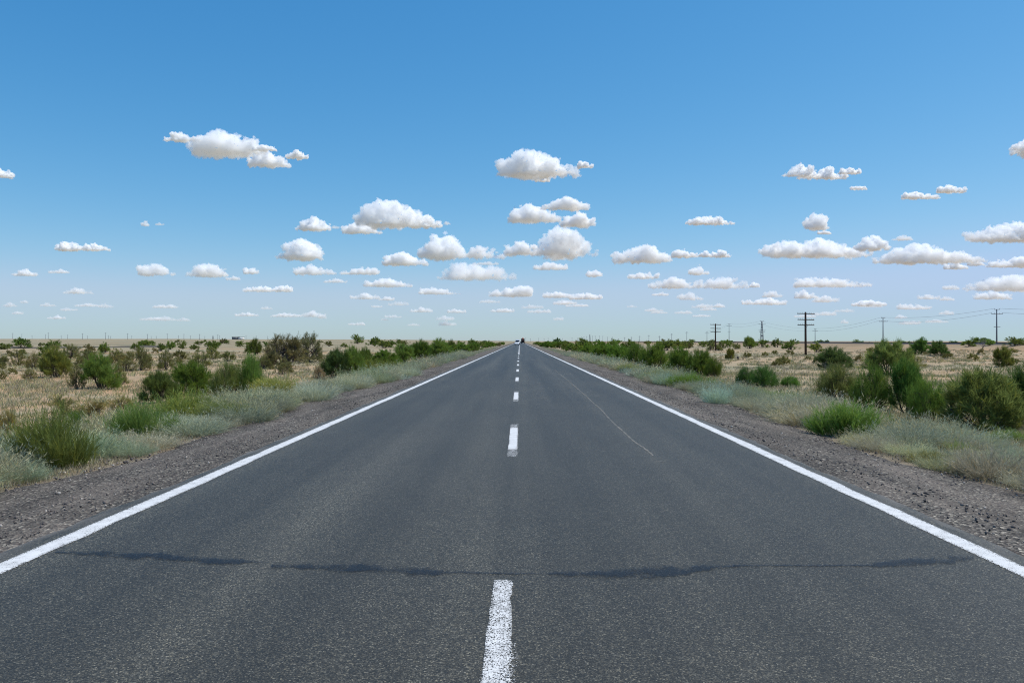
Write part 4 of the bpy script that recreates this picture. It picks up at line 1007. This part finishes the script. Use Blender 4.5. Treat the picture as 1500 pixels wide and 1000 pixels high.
def far_mast(u, vtop, z, wpx, label):
    x = CX + (u - U0) / F * z; g = float(H(x, z)); hgt = CZ + (V0 - vtop) / F * z - g; a = wpx * z / F / 2
    mb = MB()
    for sx in (-1, 1): mb.tube([[sx * a, 0, 0], [sx * a * .12, 0, hgt]], .2, 4); mb.tube([[0, sx * a, 0], [0, sx * a * .12, hgt]], .2, 4)
    for k in range(4): q = 1 - .88 * k / 4; mb.tube([[-a * q, 0, k / 4 * hgt], [a * q * .78, 0, (k + 1) / 4 * hgt]], .1, 4)
    o = mb.build('distant_pylon', M['steel']); o.location = (x, z, g); return tag(o, label, 'pylon')
far_mast(864, 489.5, 1500, 3.2, 'thin tapering pylon among the tiny poles right of the road')
far_mast(312, 491, 1500, 2.4, 'small pyramid shaped pylon on the skyline near the far building')
for u, vt in ((18.7, 487.5), (70.7, 487), (121, 488), (154.7, 487), (187, 488), (216, 489), (245, 488.5), (269.4, 488.8), (292.4, 489), (319, 490)):
    far_pole(u, vt, 1250, 'distant tall power pole on the skyline of the left plain', 'tall distant poles on the left skyline')
for u, vt in ((32, 489), (47, 491), (66.7, 489.5), (89.7, 491), (99, 490), (128, 491.5), (159, 491), (162, 492), (193, 491.5), (221.5, 492), (229, 492), (261.6, 491), (279, 491.5), (300, 492), (321.7, 491), (360.5, 491.5), (375.5, 491.5), (392, 492)):
    far_pole(u, vt, 1700, 'faint shorter power pole farther back on the left skyline', 'short distant poles on the left skyline')

# ------------------------------------------------------------------ far building
z = 1500.0; x = CX + (349 - U0) / F * z; g = float(H(x, z))
r = tag(empty('farm_building', (x, z, g)), 'long low flat roofed farm building on the left horizon, one end white', 'building')
wl = plain('shaded_plaster', (.16, .18, .2), (.24, .26, .28), 1); wh = plain('white_wash', (.7, .7, .68), (.8, .8, .78), 1)  # bluish shade of the main wall is put into its plaster colour
mb = MB(); mb.box((-4.5, 0, 2.2), (12, 8, 4.4)); mb.build('wall', wl, r)
mb = MB(); mb.box((6.1, -1, 1.6), (9.0, 7, 3.2)); mb.build('white_annex', wh, r)
mb = MB(); mb.box((0, 0, 4.62), (22, 9.4, .42)); mb.build('roof', plain('dark_roofing', (.06, .07, .09), (.1, .11, .13), 1), r)
for i in range(4):
    mb = MB(); mb.box((-8.8 + i * 2.9, -4.02, 2.3), (1.3, .08, 1.3)); mb.build('window', plain('dark_window', (.02, .025, .03), None, 2, .2), r)
mb = MB(); mb.box((5, -4.52, 1.1), (1.1, .08, 2.1)); mb.build('door', plain('brown_door', (.08, .05, .03)), r)

# ------------------------------------------------------------------ vehicles
def wheel(parent, x, y, r, w):
    mb = MB(); mb.tube([[x - w / 2, y, r], [x + w / 2, y, r]], r, 16); t_ = mb.build('wheel', M['tyre'], parent, False)
    mb = MB(); s = 1 if x > 0 else -1; mb.tube([[x + s * (w / 2 - .02), y, r], [x + s * (w / 2 + .015), y, r]], r * .58, 12); mb.build('rim', M['steel'], t_)
M['tyre'] = plain('tyre_rubber', (.015, .015, .015), None, 5, .85); M['car_glass'] = plain('dark_car_glass', (.015, .02, .025), None, 2, .08, .6)
def shell(name, prof, w, mats, parent, tuck=.0):
    """body from a side outline [(y, z)...] with rounded flanks, heading along -y"""
    P = np.array(prof, float); n = len(P); xsn = np.array([-.5, -.47, -.3, .3, .47, .5]) * w
    c = P.mean(0); V = []
    for k, xx in enumerate(xsn):
        f = .93 if k in (0, 5) else 1.0
        Q = c + (P - c) * f; shrink = 1 - tuck * np.clip((Q[:, 1] - c[1]) / (P[:, 1].max() - c[1]), 0, 1)
        V += [[xx * s_, q[0], q[1]] for q, s_ in zip(Q, shrink)]
    i = np.arange(n); j = (i + 1) % n
    Qd = np.concatenate([np.stack([k * n + i, k * n + j, (k + 1) * n + j, (k + 1) * n + i], 1) for k in range(5)])
    caps = [np.array([list(range(n))[::-1]]), np.array([[5 * n + q for q in range(n)]])]
    return obj(name, mesh(name, V, [Qd] + caps), parent, mats)
def lamps(parent, pts, size, mat, name):
    for p in pts:
        mb = MB(); mb.box(p, size, .02); mb.build(name, mat, parent)
lamp = plain('clear_lamp', (.75, .78, .8), None, 3, .15, .6); red = plain('red_lens', (.35, .02, .015), None, 3, .2, .5)
# white saloon car coming closer in the left lane
z = 330.0; car = tag(empty('car', (CX + (757 - U0) / F * z, z, .0)), 'small white car coming closer in the left lane, in front of a grey van', 'car')
wp = plain('white_car_paint', (.72, .74, .76), (.78, .8, .82), 1, .25, .5)
shell('body', [(-2.1, .3), (-2.15, .62), (-1.9, .82), (-.95, .93), (-.25, 1.42), (.9, 1.45), (1.6, 1.0), (2.1, .92), (2.15, .35)], 1.74, wp, car, .22)
mb = MB(); mb.box((0, -.66, 1.17), (1.3, .12, .42), .02); wsn = mb.build('windscreen', M['car_glass'], car)
for sx in (-1, 1):
    mb = MB(); mb.box((sx * .79, .3, 1.15), (.06, 1.4, .32), .02); mb.build('side_window', M['car_glass'], car)
    mb = MB(); mb.box((sx * .95, -.55, 1.0), (.2, .1, .14), .03); mb.build('mirror', wp, car)
lamps(car, [(-.62, -2.07, .68), (.62, -2.07, .68)], (.36, .12, .16), lamp, 'headlight')
mb = MB(); mb.box((0, -2.12, .46), (1.3, .1, .18), .02); mb.build('grille', M['tyre'], car)
for sx in (-1, 1):
    for yy_ in (-1.3, 1.3): wheel(car, sx * .74, yy_, .31, .2)
# grey van following it
z = 372.0; van = tag(empty('van', (CX + (758.2 - U0) / F * z, z, .0)), 'tall pale grey van with dark windscreen following the white car', 'van')
vp_ = plain('silver_van_paint', (.36, .40, .47), (.42, .46, .53), 1, .3, .5)
shell('body', [(-2.6, .35), (-2.65, .95), (-2.2, 1.2), (-1.5, 2.15), (-1.0, 2.35), (2.5, 2.38), (2.6, 1.9), (2.6, .4)], 1.95, vp_, van, .1)
mb = MB(); mb.box((0, -1.95, 1.72), (1.65, .12, .72), .03); mb.build('windscreen', M['car_glass'], van)
for sx in (-1, 1):
    mb = MB(); mb.box((sx * .95, -.7, 1.75), (.06, 1.1, .55), .02); mb.build('side_window', M['car_glass'], van)
    mb = MB(); mb.box((sx * 1.08, -1.7, 1.5), (.2, .1, .3), .03); mb.build('mirror', M['tyre'], van)
lamps(van, [(-.72, -2.58, .9), (.72, -2.58, .9)], (.3, .14, .24), lamp, 'headlight')
mb = MB(); mb.box((0, -2.66, .5), (1.8, .14, .24), .03); mb.build('bumper', M['tyre'], van)
for sx in (-1, 1):
    for yy_ in (-1.75, 1.6): wheel(van, sx * .86, yy_, .36, .22)
# truck driving away in the right lane
z = 575.0; tk = tag(empty('truck', (CX + (765.9 - U0) / F * z, z, .0)), 'dark truck with a reddish top driving away in the right lane', 'truck')
dkp = plain('dark_truck_body', (.012, .018, .02), (.02, .028, .03), 1, .6); rdp = plain('faded_red_tarpaulin', (.42, .13, .09), (.5, .18, .12), 2, .8)
mb = MB(); mb.box((0, 0, 2.25), (2.5, 7.2, 2.5), .06); mb.build('cargo_body', dkp, tk)
mb = MB(); mb.tube([[0, -3.55, 3.35], [0, 3.4, 3.35]], .78, 12); mb.build('load', rdp, tk, True)
mb = MB(); mb.box((0, -3.64, 2.6), (.62, .06, 1.3), .02); mb.build('tailgate_panel', rdp, tk)
mb = MB(); mb.box((0, 4.9, 1.95), (2.4, 2.0, 2.7), .15); mb.build('cab', plain('cab_paint', (.10, .03, .025), None, 1, .4), tk)
mb = MB(); mb.box((0, 1.2, .82), (.95, 9.6, .3), .02); mb.build('chassis', M['tyre'], tk)
mb = MB(); mb.box((0, -3.6, .62), (2.3, .14, .16), .02); mb.build('bumper', M['tyre'], tk)
lamps(tk, [(-1.0, -3.64, .85), (1.0, -3.64, .85)], (.3, .06, .14), red, 'tail_light')
for sx in (-1, 1):
    mb = MB(); mb.box((sx * .95, -2.95, .55), (.55, .05, .7)); mb.build('mudflap', M['tyre'], tk)
    for yy_ in (-2.3, -1.0, 4.7): wheel(tk, sx * .98, yy_, .5, .34)
